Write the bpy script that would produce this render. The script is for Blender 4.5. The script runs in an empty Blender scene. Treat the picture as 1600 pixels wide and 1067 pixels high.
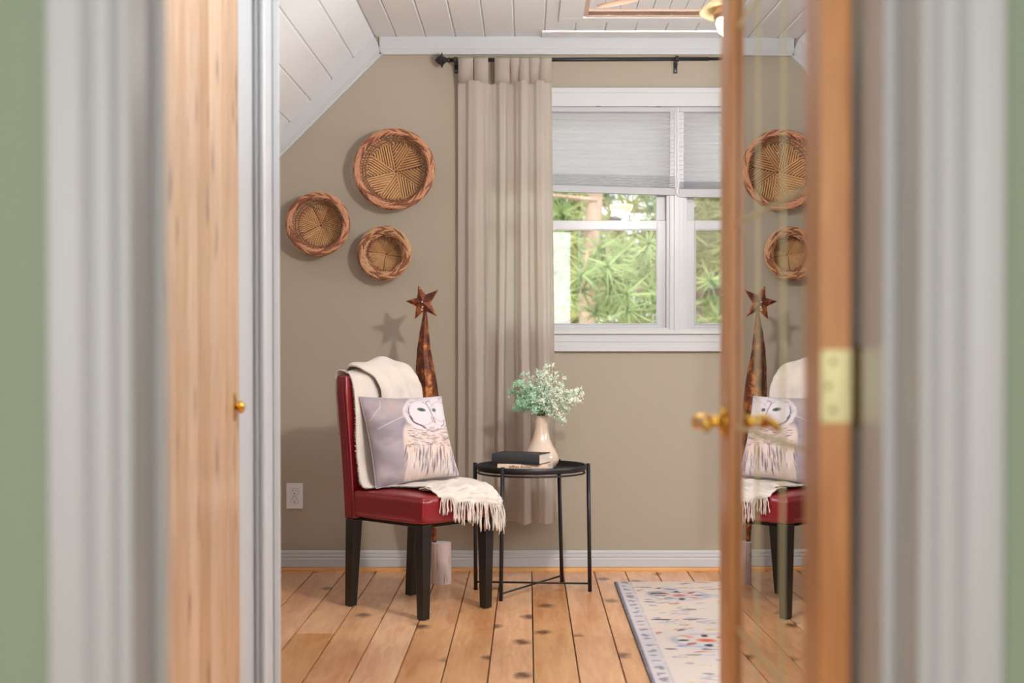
import bpy, bmesh, math, random
import numpy as np
from mathutils import Vector, Matrix, noise
random.seed(7)
PI = math.pi
scn = bpy.context.scene
COL = scn.collection
X_FAN = (1161-825)*4.2/2200
# ------------------------------------------------------------------ camera, world, lights, exposure
cd = bpy.data.cameras.new('camera'); cam = bpy.data.objects.new('camera', cd); COL.objects.link(cam)
PITCH = math.radians(0.9)
cam.location = (0, 0, 1.1); cam.rotation_euler = (PI/2 - PITCH, 0, 0)
cd.sensor_width = 36; cd.lens = 2200/1600*36
cd.shift_x = -25/1600
cd.shift_y = (6.5 + 2200*math.tan(PITCH))/1600
cd.clip_start = .05; cd.clip_end = 300
cd.dof.use_dof = True; cd.dof.focus_distance = 6.2; cd.dof.aperture_fstop = 2.4
scn.camera = cam
scn.view_settings.view_transform = 'Standard'; scn.view_settings.look = 'None'
scn.view_settings.gamma = 1; scn.view_settings.use_curve_mapping = False
scn.view_settings.exposure = 0.14
w = bpy.data.worlds.new('world'); scn.world = w; w.use_nodes = True
bgn = w.node_tree.nodes['Background']; bgn.inputs[0].default_value = (.86, .93, 1, 1); bgn.inputs[1].default_value = 3.4
def light(name, typ, loc, rot, energy, color, **k):
    d = bpy.data.lights.new(name, typ); d.energy = energy; d.color = color
    for a, b in k.items(): setattr(d, a, b)
    o = bpy.data.objects.new(name, d); o.location = loc; o.rotation_euler = rot; COL.objects.link(o); return o
light('sun', 'SUN', (0, -5, 20), (math.radians(42), 0, math.radians(-25)), 4.5, (1, .95, .85), angle=.02)
light('hall_fill_light', 'AREA', (-.3, -2.3, 1.5), (math.radians(86), 0, 0), 78, (.97, .98, 1), shape='RECTANGLE', size=2.6, size_y=1.8)  # added fill from behind the camera; the hall has no window
light('side_fill_light', 'AREA', (2.95, 5.4, 1.95), (0, math.radians(68), math.radians(-4)), 30, (.92, .96, 1), shape='RECTANGLE', size=.55, size_y=.55)  # added fill from the right, placed for the chair's shadow; no window built
sp = light('fan_wall_spot', 'SPOT', (X_FAN-.02, 4.26, 1.985), (0, 0, 0), 92, (1, .96, .90), shadow_soft_size=.05, spot_size=math.radians(100), spot_blend=.5)  # added spot at the fan light, throws the wall shadows; fan has no reflector
sp.rotation_euler = (Vector((-.35, 6.8, 1.25))-Vector((X_FAN, 4.26, 1.985))).to_track_quat('-Z', 'Y').to_euler()
light('ceiling_fill', 'AREA', (1.3, 3.0, 1.5), (math.radians(180), 0, 0), 130, (.84, .93, 1), shape='DISK', size=1.0)  # added upward fill to brighten the ceiling; no such source built
light('fan_bulb', 'POINT', (X_FAN, 4.2, 1.985), (0,0,0), 10, (1, .93, .84), shadow_soft_size=.045)
LAMP = 6.0   # strength of the glowing bowl of the fan light

# ------------------------------------------------------------------ helpers
def srgb(r, g, b):
    def f(c):
        c /= 255
        return c/12.92 if c <= .04045 else ((c+.055)/1.055)**2.4
    return (f(r), f(g), f(b), 1)
class MB:
    def __init__(s): s.v = []; s.f = []; s.mi = []; s.uv = None
    def add(s, v, f, mi=0):
        n = len(s.v); s.v += [tuple(p) for p in v]; s.f += [tuple(i+n for i in q) for q in f]; s.mi += [mi]*len(f); return s
    def box(s, x0, x1, y0, y1, z0, z1, M=None, mi=0):
        v = [(x0,y0,z0),(x1,y0,z0),(x1,y1,z0),(x0,y1,z0),(x0,y0,z1),(x1,y0,z1),(x1,y1,z1),(x0,y1,z1)]
        if M is not None: v = [tuple(M @ Vector(p)) for p in v]
        return s.add(v, [(0,3,2,1),(4,5,6,7),(0,1,5,4),(1,2,6,5),(2,3,7,6),(3,0,4,7)], mi)
    def hexa(s, v, mi=0):   # 8 corners: bottom ring, top ring
        return s.add(v, [(0,3,2,1),(4,5,6,7),(0,1,5,4),(1,2,6,5),(2,3,7,6),(3,0,4,7)], mi)
    def tube(s, pts, r, n=6, closed=False, mi=0, caps=True):
        pts = [Vector(p) for p in pts]; m = len(pts)
        rr = r if isinstance(r, (list, tuple)) else [r]*m
        t0 = (pts[1]-pts[0]).normalized()
        up = Vector((0,0,1)) if abs(t0.z) < .9 else Vector((1,0,0))
        nrm = (up - t0*up.dot(t0)).normalized()
        base = len(s.v)
        for i, p in enumerate(pts):
            if closed: t = (pts[(i+1) % m]-pts[i-1]).normalized()
            else: t = (pts[min(i+1, m-1)]-pts[max(i-1, 0)]).normalized()
            nrm = nrm - t*nrm.dot(t)
            if nrm.length < 1e-6: nrm = t.orthogonal()
            nrm.normalize(); b = t.cross(nrm)
            for k in range(n):
                a = 2*PI*k/n
                s.v.append(tuple(p + (nrm*math.cos(a) + b*math.sin(a))*rr[i]))
        for i in range(m if closed else m-1):
            j = (i+1) % m
            for k in range(n):
                l = (k+1) % n
                s.f.append((base+i*n+k, base+i*n+l, base+j*n+l, base+j*n+k)); s.mi.append(mi)
        if not closed and caps:
            s.f.append(tuple(base+k for k in range(n))[::-1]); s.mi.append(mi)
            s.f.append(tuple(base+(m-1)*n+k for k in range(n))); s.mi.append(mi)
        return s
    def lathe(s, prof, n=40, c=(0,0,0), mi=0):
        base = len(s.v); m = len(prof)
        for r, z in prof:
            for k in range(n):
                a = 2*PI*k/n; s.v.append((c[0]+max(r,1e-5)*math.cos(a), c[1]+max(r,1e-5)*math.sin(a), c[2]+z))
        for i in range(m-1):
            for k in range(n):
                l = (k+1) % n
                s.f.append((base+i*n+k, base+i*n+l, base+(i+1)*n+l, base+(i+1)*n+k)); s.mi.append(mi)
        return s
    def prism(s, poly, axis, a, b, mi=0):   # poly: 2D points; axis 'x','y','z' extrusion
        n = len(poly)
        def P(p, t):
            return {'x': (t, p[0], p[1]), 'y': (p[0], t, p[1]), 'z': (p[0], p[1], t)}[axis]
        v = [P(p, a) for p in poly] + [P(p, b) for p in poly]
        f = [tuple(range(n)), tuple(range(2*n-1, n-1, -1))] + [(i, i+n, (i+1) % n+n, (i+1) % n) for i in range(n)]
        return s.add(v, f, mi)
    def grid(s, rows, mi=0, flip=False):
        m = len(rows); n = len(rows[0]); base = len(s.v)
        for r in rows: s.v += [tuple(p) for p in r]
        for i in range(m-1):
            for j in range(n-1):
                q = (base+i*n+j, base+i*n+j+1, base+(i+1)*n+j+1, base+(i+1)*n+j)
                s.f.append(q[::-1] if flip else q); s.mi.append(mi)
        return s
    def mesh(s, name, mat):
        me = bpy.data.meshes.new(name); me.from_pydata(s.v, [], s.f)
        for m in (mat if isinstance(mat, (list, tuple)) else [mat]): me.materials.append(m)
        if any(s.mi): me.polygons.foreach_set('material_index', s.mi)
        me.update(); return me
    def build(s, name, mat, parent=None, smooth=False, bevel=0, seg=2, solid=0, sub=0, fix=True, loc=None):
        me = s.mesh(name, mat)
        if fix:
            bm = bmesh.new(); bm.from_mesh(me); bmesh.ops.recalc_face_normals(bm, faces=bm.faces); bm.to_mesh(me); bm.free()
        o = bpy.data.objects.new(name, me); COL.objects.link(o)
        if parent is not None: o.parent = parent
        if loc: o.location = loc
        if smooth: me.polygons.foreach_set('use_smooth', [True]*len(me.polygons))
        if solid:
            m = o.modifiers.new('s', 'SOLIDIFY'); m.thickness = solid; m.offset = 0
        if bevel:
            m = o.modifiers.new('b', 'BEVEL'); m.width = bevel; m.segments = seg; m.limit_method = 'ANGLE'; m.angle_limit = math.radians(40)
            me.polygons.foreach_set('use_smooth', [True]*len(me.polygons))
            try: m.harden_normals = True
            except Exception: pass
        if sub:
            m = o.modifiers.new('u', 'SUBSURF'); m.levels = sub; m.render_levels = sub
        return o
def tag(o, label=None, cat=None, group=None, kind=None):
    if label: o['label'] = label
    if cat: o['category'] = cat
    if group: o['group'] = group
    if kind: o['kind'] = kind
    return o
def thing(name, label, cat, loc=(0,0,0), rz=0, group=None):
    o = bpy.data.objects.new(name, None); COL.objects.link(o); o.location = loc; o.rotation_euler = (0,0,rz)
    o.empty_display_size = .05
    return tag(o, label, cat, group)
def struct(o): o['kind'] = 'structure'; return o
def sempty(name, loc=(0,0,0)):
    o = bpy.data.objects.new(name, None); COL.objects.link(o); o.location = loc; o['kind'] = 'structure'; o.empty_display_size=.05; return o
def crom(P, t):    # catmull-rom through list of tuples, t in [0, len-1]
    n = len(P); i = min(int(t), n-2); f = t-i
    p0 = P[max(i-1, 0)]; p1 = P[i]; p2 = P[i+1]; p3 = P[min(i+2, n-1)]
    return tuple(.5*((2*b)+(-a+c)*f+(2*a-5*b+4*c-d)*f*f+(-a+3*b-3*c+d)*f**3) for a, b, c, d in zip(p0, p1, p2, p3))

# ------------------------------------------------------------------ materials
def mat(name, col, rough=.5, metal=0, spec=.5, bump=0, bscale=60, var=0, vscale=8, emit=None, es=0, coat=0, sheen=0, trans=0, bstretch=(1,1,1), coords='Object', sub=0):
    m = bpy.data.materials.new(name); m.use_nodes = True; nt = m.node_tree; N = nt.nodes; L = nt.links
    p = N['Principled BSDF']
    p.inputs['Base Color'].default_value = col; p.inputs['Roughness'].default_value = rough; p.inputs['Metallic'].default_value = metal
    p.inputs['Specular IOR Level'].default_value = spec; p.inputs['Coat Weight'].default_value = coat; p.inputs['Sheen Weight'].default_value = sheen
    tc = N.new('ShaderNodeTexCoord'); mp = N.new('ShaderNodeMapping'); L.new(tc.outputs[coords], mp.inputs[0]); mp.inputs['Scale'].default_value = bstretch
    if var:
        nz = N.new('ShaderNodeTexNoise'); nz.inputs['Scale'].default_value = vscale; nz.inputs['Detail'].default_value = 5; L.new(mp.outputs[0], nz.inputs[0])
        mx = N.new('ShaderNodeMix'); mx.data_type = 'RGBA'
        mx.inputs[6].default_value = tuple(c*(1-var) for c in col[:3])+(1,); mx.inputs[7].default_value = tuple(min(1, c*(1+var)) for c in col[:3])+(1,)
        L.new(nz.outputs[0], mx.inputs[0]); L.new(mx.outputs[2], p.inputs['Base Color'])
    if bump:
        nb = N.new('ShaderNodeTexNoise'); nb.inputs['Scale'].default_value = bscale; nb.inputs['Detail'].default_value = 4; L.new(mp.outputs[0], nb.inputs[0])
        bp = N.new('ShaderNodeBump'); bp.inputs['Strength'].default_value = bump; bp.inputs['Distance'].default_value = .002; L.new(nb.outputs[0], bp.inputs['Height']); L.new(bp.outputs[0], p.inputs['Normal'])
    if emit: p.inputs['Emission Color'].default_value = emit; p.inputs['Emission Strength'].default_value = es
    if trans:
        tr = N.new('ShaderNodeBsdfTranslucent'); tr.inputs[0].default_value = col
        ms = N.new('ShaderNodeMixShader'); ms.inputs[0].default_value = trans
        L.new(p.outputs[0], ms.inputs[1]); L.new(tr.outputs[0], ms.inputs[2]); L.new(ms.outputs[0], N['Material Output'].inputs[0])
    return m
def wood_mat(name, c1, c2, knot, rough=.4, axis='y', gscale=1, kscale=2.2, coat=0, knots=True, objcol=True, hue=None, kstretch=.3):
    m = bpy.data.materials.new(name); m.use_nodes = True; nt = m.node_tree; N = nt.nodes; L = nt.links; p = N['Principled BSDF']
    p.inputs['Roughness'].default_value = rough; p.inputs['Coat Weight'].default_value = coat; p.inputs['Coat Roughness'].default_value = .15
    tc = N.new('ShaderNodeTexCoord'); oi = N.new('ShaderNodeObjectInfo')
    off = N.new('ShaderNodeVectorMath'); off.operation = 'ADD'
    sc = N.new('ShaderNodeVectorMath'); sc.operation = 'SCALE'; sc.inputs[0].default_value = (37, 91, 53); L.new(oi.outputs['Random'], sc.inputs['Scale'])
    L.new(tc.outputs['Object'], off.inputs[0]); L.new(sc.outputs[0], off.inputs[1])
    mp = N.new('ShaderNodeMapping'); L.new(off.outputs[0], mp.inputs[0])
    st = {'x': (.12, 1, 1), 'y': (1, .12, 1), 'z': (1, 1, .12)}[axis]
    mp.inputs['Scale'].default_value = tuple(v*gscale for v in st)
    g = N.new('ShaderNodeTexNoise'); g.inputs['Scale'].default_value = 45; g.inputs['Detail'].default_value = 6; g.inputs['Distortion'].default_value = .6; L.new(mp.outputs[0], g.inputs[0])
    g2 = N.new('ShaderNodeTexNoise'); g2.inputs['Scale'].default_value = 7; g2.inputs['Detail'].default_value = 3; L.new(mp.outputs[0], g2.inputs[0])
    ad = N.new('ShaderNodeMath'); ad.operation = 'MULTIPLY_ADD'; L.new(g.outputs[0], ad.inputs[0]); ad.inputs[1].default_value = .5
    hf = N.new('ShaderNodeMath'); hf.operation = 'MULTIPLY'; hf.inputs[1].default_value = .5; L.new(g2.outputs[0], hf.inputs[0]); L.new(hf.outputs[0], ad.inputs[2])
    cr = N.new('ShaderNodeValToRGB'); cr.color_ramp.elements[0].position = .36; cr.color_ramp.elements[0].color = c1; cr.color_ramp.elements[1].position = .62; cr.color_ramp.elements[1].color = c2
    L.new(ad.outputs[0], cr.inputs[0]); out = cr.outputs[0]
    if knots:
        mk = N.new('ShaderNodeMapping'); L.new(off.outputs[0], mk.inputs[0]); mk.inputs['Scale'].default_value = {'x': (kstretch, 1, 1), 'y': (1, kstretch, 1), 'z': (1, 1, kstretch)}[axis]
        vo = N.new('ShaderNodeTexVoronoi'); vo.voronoi_dimensions = '2D'; vo.inputs['Scale'].default_value = kscale*3
        sx = N.new('ShaderNodeSeparateXYZ'); cx_ = N.new('ShaderNodeCombineXYZ')
        wn = N.new('ShaderNodeTexNoise'); wn.inputs['Scale'].default_value = 30
        mm = N.new('ShaderNodeMix'); mm.data_type = 'RGBA'; mm.blend_type = 'LINEAR_LIGHT'; mm.inputs[0].default_value = .02
        L.new(mk.outputs[0], wn.inputs[0]); L.new(mk.outputs[0], mm.inputs[6]); L.new(wn.outputs[1], mm.inputs[7]); L.new(mm.outputs[2], sx.inputs[0]); ia, ib = {'x': (0, 2), 'y': (0, 1), 'z': (1, 2)}[axis]; L.new(sx.outputs[ia], cx_.inputs[0]); L.new(sx.outputs[ib], cx_.inputs[1]); L.new(cx_.outputs[0], vo.inputs[0])
        kr = N.new('ShaderNodeValToRGB'); kr.color_ramp.elements[0].position = .05; kr.color_ramp.elements[0].color = (1,1,1,1); kr.color_ramp.elements[1].position = .17; kr.color_ramp.elements[1].color = (0,0,0,1)
        L.new(vo.outputs['Distance'], kr.inputs[0])
        sepc = N.new('ShaderNodeSeparateColor'); L.new(vo.outputs['Color'], sepc.inputs[0])
        gt = N.new('ShaderNodeMath'); gt.operation = 'GREATER_THAN'; gt.inputs[1].default_value = .38; L.new(sepc.outputs[0], gt.inputs[0])
        ml = N.new('ShaderNodeMath'); ml.operation = 'MULTIPLY'; L.new(kr.outputs[0], ml.inputs[0]); L.new(gt.outputs[0], ml.inputs[1])
        ml2 = N.new('ShaderNodeMath'); ml2.operation = 'MULTIPLY'; ml2.inputs[1].default_value = .85; L.new(ml.outputs[0], ml2.inputs[0])
        mx = N.new('ShaderNodeMix'); mx.data_type = 'RGBA'; L.new(ml2.outputs[0], mx.inputs[0]); L.new(out, mx.inputs[6]); mx.inputs[7].default_value = knot; out = mx.outputs[2]
    if objcol:
        hv = N.new('ShaderNodeHueSaturation'); mr = N.new('ShaderNodeMapRange'); L.new(oi.outputs['Random'], mr.inputs[0]); mr.inputs[3].default_value = .86; mr.inputs[4].default_value = 1.1
        L.new(mr.outputs[0], hv.inputs['Value']); L.new(out, hv.inputs['Color'])
        mr2 = N.new('ShaderNodeMapRange'); L.new(oi.outputs['Random'], mr2.inputs[0]); mr2.inputs[3].default_value = 1.12; mr2.inputs[4].default_value = .92; L.new(mr2.outputs[0], hv.inputs['Saturation'])
        out = hv.outputs[0]
    L.new(out, p.inputs['Base Color'])
    bp = N.new('ShaderNodeBump'); bp.inputs['Strength'].default_value = .12; bp.inputs['Distance'].default_value = .002; L.new(g.outputs[0], bp.inputs['Height']); L.new(bp.outputs[0], p.inputs['Normal'])
    return m
def vcol_mat(name, rough=.8, bump=.2, bscale=700, sheen=0):
    m = mat(name, (1,1,1,1), rough, bump=bump, bscale=bscale, sheen=sheen, spec=.2); nt = m.node_tree
    a = nt.nodes.new('ShaderNodeAttribute'); a.attribute_name = 'paint'; nt.links.new(a.outputs['Color'], nt.nodes['Principled BSDF'].inputs['Base Color'])
    return m
def glass_mat(name, tint=(1,1,1,1), ior=1.5):
    m = bpy.data.materials.new(name); m.use_nodes = True; nt = m.node_tree; N = nt.nodes; L = nt.links
    N.remove(N['Principled BSDF'])
    t = N.new('ShaderNodeBsdfTransparent'); t.inputs[0].default_value = tint; g = N.new('ShaderNodeBsdfGlossy'); g.inputs['Roughness'].default_value = 0.0
    f = N.new('ShaderNodeFresnel'); f.inputs[0].default_value = ior; ms = N.new('ShaderNodeMixShader')
    # a zero-thickness pane stands for both faces of the glass: R = 2F/(1+F)
    a = N.new('ShaderNodeMath'); a.operation = 'MULTIPLY'; a.inputs[1].default_value = 2; L.new(f.outputs[0], a.inputs[0])
    b = N.new('ShaderNodeMath'); b.operation = 'ADD'; b.inputs[1].default_value = 1; L.new(f.outputs[0], b.inputs[0])
    d = N.new('ShaderNodeMath'); d.operation = 'DIVIDE'; L.new(a.outputs[0], d.inputs[0]); L.new(b.outputs[0], d.inputs[1])
    L.new(d.outputs[0], ms.inputs[0]); L.new(t.outputs[0], ms.inputs[1]); L.new(g.outputs[0], ms.inputs[2]); L.new(ms.outputs[0], N['Material Output'].inputs[0])
    return m
M = {}
M['wall'] = mat('wall_paint', srgb(169,157,140), .75, bump=.12, bscale=220, var=.02, vscale=3)
M['green'] = mat('green_paint', srgb(152,166,142), .7, bump=.1, bscale=220)
M['white'] = mat('white_paint', srgb(196,196,197), .38, bump=.05, bscale=50, var=.015, vscale=4)
M['ceil'] = mat('ceiling_paint', srgb(232,234,236), .5, bump=.08, bscale=40, var=.02, vscale=4)
M['vinyl'] = mat('white_vinyl', srgb(192,192,195), .3)
M['floor'] = wood_mat('pine_floor', srgb(204,140,96), srgb(234,182,136), srgb(84,42,30), .33, 'y', 1, 1.25, coat=.25, kstretch=.7)
M['pine'] = wood_mat('clear_pine', srgb(184,144,110), srgb(210,174,140), srgb(140,104,86), .35, 'z', 1, 2.6, coat=.3, objcol=True, kstretch=.4)
M['oak'] = wood_mat('stained_door_wood', srgb(190,122,66), srgb(216,152,90), srgb(120,76,40), .35, 'z', 1.2, knots=False, coat=.3, objcol=False)
M['hatchwood'] = mat('hatch_wood', srgb(214,180,158), .5)
M['qround'] = wood_mat('shoe_moulding', srgb(205,140,80), srgb(224,165,100), srgb(120,70,40), .35, 'x', 1, knots=False, objcol=False)
M['brass'] = mat('brass', srgb(214,166,72), .18, 1)
M['oldbrass'] = mat('dull_brass', srgb(196,186,140), .38, 1, var=.15, vscale=60)
M['darkbrass'] = mat('dark_brass', srgb(120,96,50), .4, 1)
M['black'] = mat('black_metal', srgb(24,24,26), .42)
M['rod'] = mat('rod_metal', srgb(42,40,42), .4, .3)
M['leather'] = mat('red_leather', srgb(128,15,27), .3, bump=.25, bscale=260, spec=.6, var=.12, vscale=10, coat=.15)
M['stitch'] = mat('red_thread', srgb(120,16,24), .6)
M['legwood'] = mat('black_wood', srgb(20,16,15), .3, bump=.1, bscale=60, bstretch=(1,1,.1))
M['lining'] = mat('black_lining', srgb(26,24,24), .9)
M['throw'] = mat('cream_wool', srgb(220,207,196), .95, bump=.5, bscale=420, var=.1, vscale=22, sheen=.3, spec=.1)
M['curtain'] = mat('linen', srgb(216,205,193), .9, bump=.3, bscale=500, bstretch=(1,1,.3), var=.05, vscale=30, spec=.1, trans=.5)
M['shade'] = mat('pleated_shade', srgb(226,226,229), .9, trans=.5, var=.03, vscale=40)
M['railgrey'] = mat('shade_rail', srgb(180,180,184), .5)
M['glass'] = glass_mat('window_glass')
M['doorglass'] = glass_mat('door_glass', (.93,.93,.9,1), 1.62)
M['came'] = mat('grille_brass', srgb(206,196,152), .4, .3)
M['ceramic'] = mat('cream_ceramic', srgb(226,200,180), .1, coat=.6)
M['bookblack'] = mat('black_cloth_board', srgb(52,52,54), .6, bump=.3, bscale=600)
M['bookcream'] = mat('cream_jacket', srgb(226,196,170), .4)
M['page'] = mat('paper', srgb(226,208,194), .8, bump=.5, bscale=300, bstretch=(.02,.02,4))
M['paperwhite'] = mat('white_jacket', srgb(232,232,232), .4)
M['ink'] = mat('ink', srgb(60,48,42), .6)
M['gilt'] = mat('faint_lettering', srgb(84,82,82), .5)
M['plastic'] = mat('white_plastic', srgb(226,226,228), .35)
M['slot'] = mat('slot_dark', srgb(40,36,34), .6)
M['wick_rim'] = mat('wicker_rim', srgb(200,142,108), .5, var=.3, vscale=60)
M['wick_base'] = mat('wicker_base', srgb(222,172,122), .45, var=.22, vscale=60)
M['wick_dark'] = mat('wicker_dark', srgb(160,108,78), .6, var=.35, vscale=50)
M['wick_knot'] = mat('wicker_deep', srgb(140,86,60), .6, var=.3, vscale=50)
M['wick_shadow'] = mat('wicker_gap_shade', srgb(110,72,52), .7, var=.3, vscale=50)  # dark tone stands in for shade in the gaps of the weave
M['wick_brown'] = mat('wicker_brown', srgb(196,150,110), .55, var=.35, vscale=50)
M['petal'] = mat('pale_flower', srgb(236,242,222), .8, var=.08, vscale=60)
M['petal2'] = mat('green_flower', srgb(176,224,186), .8, var=.15, vscale=60)
M['stem'] = mat('green_stem', srgb(84,140,104), .7)
M['blade'] = mat('fan_blade_wood', srgb(216,182,158), .45)
M['lampshade'] = mat('lamp_glass', srgb(246,232,196), .3, trans=.45)
M['lampbrass'] = mat('lamp_brass', srgb(196,160,120), .3, .7)
M['lampglow'] = mat('lamp_glow', srgb(255,240,205), .4, emit=(1,.9,.76,1), es=LAMP)
M['grey'] = mat('grey_metal', srgb(130,130,132), .35, .8)
M['log'] = mat('birch_log', srgb(206,184,176), .8, bump=.7, bscale=30, var=.14, vscale=26, bstretch=(1,1,.25))
M['logtop'] = mat('log_end', srgb(206,204,206), .8, bump=.3)
M['crack'] = mat('log_crack', srgb(96,78,70), .9)
def rust_mat():
    m = mat('rusted_tin', srgb(110,60,40), .42, .45, bump=.4, bscale=40); nt = m.node_tree; N = nt.nodes; L = nt.links
    tc = N.new('ShaderNodeTexCoord'); nz = N.new('ShaderNodeTexNoise'); nz.inputs['Scale'].default_value = 22; nz.inputs['Detail'].default_value = 8; nz.inputs['Roughness'].default_value = .7
    L.new(tc.outputs['Object'], nz.inputs[0]); cr = N.new('ShaderNodeValToRGB'); r = cr.color_ramp
    r.elements[0].position = .3; r.elements[0].color = srgb(46,30,30); r.elements[1].position = .5; r.elements[1].color = srgb(112,56,34)
    e = r.elements.new(.62); e.color = srgb(196,124,62); e = r.elements.new(.72); e.color = srgb(96,88,92); e = r.elements.new(.8); e.color = srgb(60,44,44)
    L.new(nz.outputs[0], cr.inputs[0]); L.new(cr.outputs[0], N['Principled BSDF'].inputs['Base Color']); return m
M['rust'] = rust_mat()
M['bark'] = mat('pine_bark', srgb(170,140,122), .9, bump=1, bscale=14, var=.35, vscale=12, bstretch=(1,1,.3))
M['bark2'] = mat('dark_bark', srgb(120,98,86), .9, var=.3, vscale=10)
M['needle'] = mat('pine_needles', srgb(140,156,102), .8, var=.25, vscale=1.2, trans=.3)
M['needle2'] = mat('dark_needles', srgb(112,136,104), .8, var=.25, vscale=1.0, trans=.25)
M['needle3'] = mat('yellow_needles', srgb(178,176,116), .8, var=.2, vscale=1.2, trans=.3)
M['ground'] = mat('lawn_ground', srgb(160,166,116), .95, var=.25, vscale=.6)

YW = 6.87      # far wall plane
S = 2200/YW
def wx(px): return (px-825)/S
def wz(py): return 1.1+(540-py)/S
def X(px, D): return (px-825)*D/2200
def Z(py, D): return 1.1+(540-py)*D/2200
CEIL = 2.6; CX = -.744; KX = -2.3; KZ = CEIL-(CX-KX); RX0 = 2.35; RXK = 3.2

# ------------------------------------------------------------------ structure
# far wall with window opening
WX0, WX1, WZ0, WZ1 = wx(742), wx(1372), wz(516), wz(168)
b = MB()
b.box(-2.5, WX0, YW, YW+.16, -.05, CEIL+.1).box(WX1, 3.4, YW, YW+.16, -.05, CEIL+.1).box(WX0, WX1, YW, YW+.16, -.05, WZ0).box(WX0, WX1, YW, YW+.16, WZ1, CEIL+.1)
struct(b.build('wall_back', M['wall']))
struct(MB().box(KX-.12, KX, 3.9, YW, -.05, KZ+.1).build('wall_left', M['wall']))
struct(MB().box(3.2, 3.32, 1.67, YW, -.05, CEIL+.1).build('wall_right', M['wall']))
# wall between hall and room
b = MB(); b.box(-3.2, -.445, 1.53, 1.63, -.05, 2.7); b.box(-2.42, -.93, 3.85, 3.97, -.05, 2.62); b.box(-.93, -.79, 1.63, 3.97, -.05, 2.62)
b.box(.44, 3.4, 1.53, 1.67, -.05, 2.7); b.box(.44, .5, 1.67, 1.98, -.05, 2.7); b.box(-.445, .44, 1.53, 1.67, 2.12, 2.7); b.box(-.93, .44, 1.63, 1.67, 2.12, 2.7)
struct(b.build('wall_front', M['wall']))
b = MB(); b.box(-3.2, -.445, 1.522, 1.53, -.05, 2.7); b.box(.44, 3.4, 1.522, 1.53, -.05, 2.7); b.box(-.445, .44, 1.522, 1.53, 2.12, 2.7)
struct(b.build('wall_hall', M['green']))
# hall shell behind the camera
b = MB(); b.box(-1.7, -1.6, -2.6, 1.52, -.05, 2.6); b.box(1.6, 1.7, -2.6, 1.52, -.05, 2.6); b.box(-1.7, 1.7, -2.7, -2.6, -.05, 2.6)
struct(b.build('wall_hall_sides', M['green']))
struct(MB().box(-1.7, 1.7, -2.6, 1.52, 2.5, 2.6).build('ceiling_hall', M['white']))
# floor of planks
fl = sempty('floor')
struct(MB().box(-2.5, 3.3, -2.6, 7.0, -.08, -.02).build('subfloor', M['slot'], fl))
fl['kind'] = 'structure'
k = -16
random.seed(3)
while True:
    x0 = .0186+.1515*k
    if x0 > 3.2: break
    x0 = max(x0, KX)
    cut = random.choice([2.7, 3.3, 3.9, 4.6, 5.2, 6.1]) + random.random()*.3
    ends = [-2.5, -.3+random.random()*.8, cut, YW]
    for j in range(3):
        g = .0022
        w_ = .1515 if x0 > KX else .1
        o = MB().box(g, w_-g, 0, ends[j+1]-ends[j]-.002, -.02, 0).build('plank', M['floor'], fl, bevel=.0012, seg=1)
        o.location = (x0, ends[j], random.uniform(-.0006, 0))
    k += 1
# ceiling planks: flat part, left slope, right slope
ce = sempty('ceiling')
W = 46/S
def vplank(w, L):
    c = .006; t = .018
    prof = [(0.0005, c), (c, 0), (w-c, 0), (w-.0005, c), (w-.0005, t), (.0005, t)]
    return MB().prism(prof, 'y', 0, L).mesh('plank', M['ceil'])
pm = vplank(W, YW-1.67); 
def putplank(me, loc, rot):
    o = bpy.data.objects.new('plank', me); COL.objects.link(o); o.parent = ce; o.location = loc; o.rotation_euler = rot; return o
HX0, HX1, HY0, HY1 = X(918, 6.42), X(918, 6.42)+1.0, 5.35, 6.42    # hatch opening
first = wx(620)-CX
putplank(vplank(first, YW-2.03), (CX, 2.03, CEIL), (0,0,0))
x = wx(620); shapes = {}
while x < RX0-.02:
    if x+W > HX0 and x < HX1:
        if x < HX0:
            o = putplank(vplank(HX0-x, HY1-HY0+.0), (x, HY0, CEIL), (0,0,0))
        if x+W > HX1:
            o = putplank(vplank(x+W-HX1, HY1-HY0), (HX1, HY0, CEIL), (0,0,0))
        putplank(shapes.setdefault('a', vplank(W, HY0-1.67)), (x, 1.67, CEIL), (0,0,0))
        putplank(shapes.setdefault('b', vplank(W, YW-HY1)), (x, HY1, CEIL), (0,0,0))
    else: putplank(pm, (x, 1.67, CEIL), (0,0,0))
    x += W
RX0 = x
sl = W*1.02
pl = vplank(sl, YW-4.0)
n = int((CX-KX)*math.sqrt(2)/sl)+1
for i in range(n):
    d = sl*(i+1)/math.sqrt(2)
    putplank(pl, (CX-d, 4.0, CEIL-d), (0, -PI/4, 0))
pl2 = vplank(sl, YW-1.67)
for i in range(10):
    d = sl*i/math.sqrt(2)
    putplank(pl2, (RX0+d, 1.67, CEIL-d), (0, PI/4, 0))
struct(MB().box(-2.5, 3.4, 1.6, 7.1, CEIL+.06, CEIL+.12).build('roof_deck', M['ceil'], ce))
# sloped backing above slope planks
b = MB(); b.prism([(CX+.02, CEIL+.03), (KX-.15, KZ-.14), (KX-.15, KZ-.08), (CX+.02, CEIL+.1)], 'y', 2.0, 7.0)
b.build('slope_backing', M['ceil'], ce)
b = MB(); b.prism([(RX0-.02, CEIL+.03), (RX0+.95, CEIL-.94), (RX0+.95, CEIL-.85), (RX0-.02, CEIL+.1)], 'y', 1.67, 7.0)
b.build('slope_backing', M['ceil'], ce)
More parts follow.
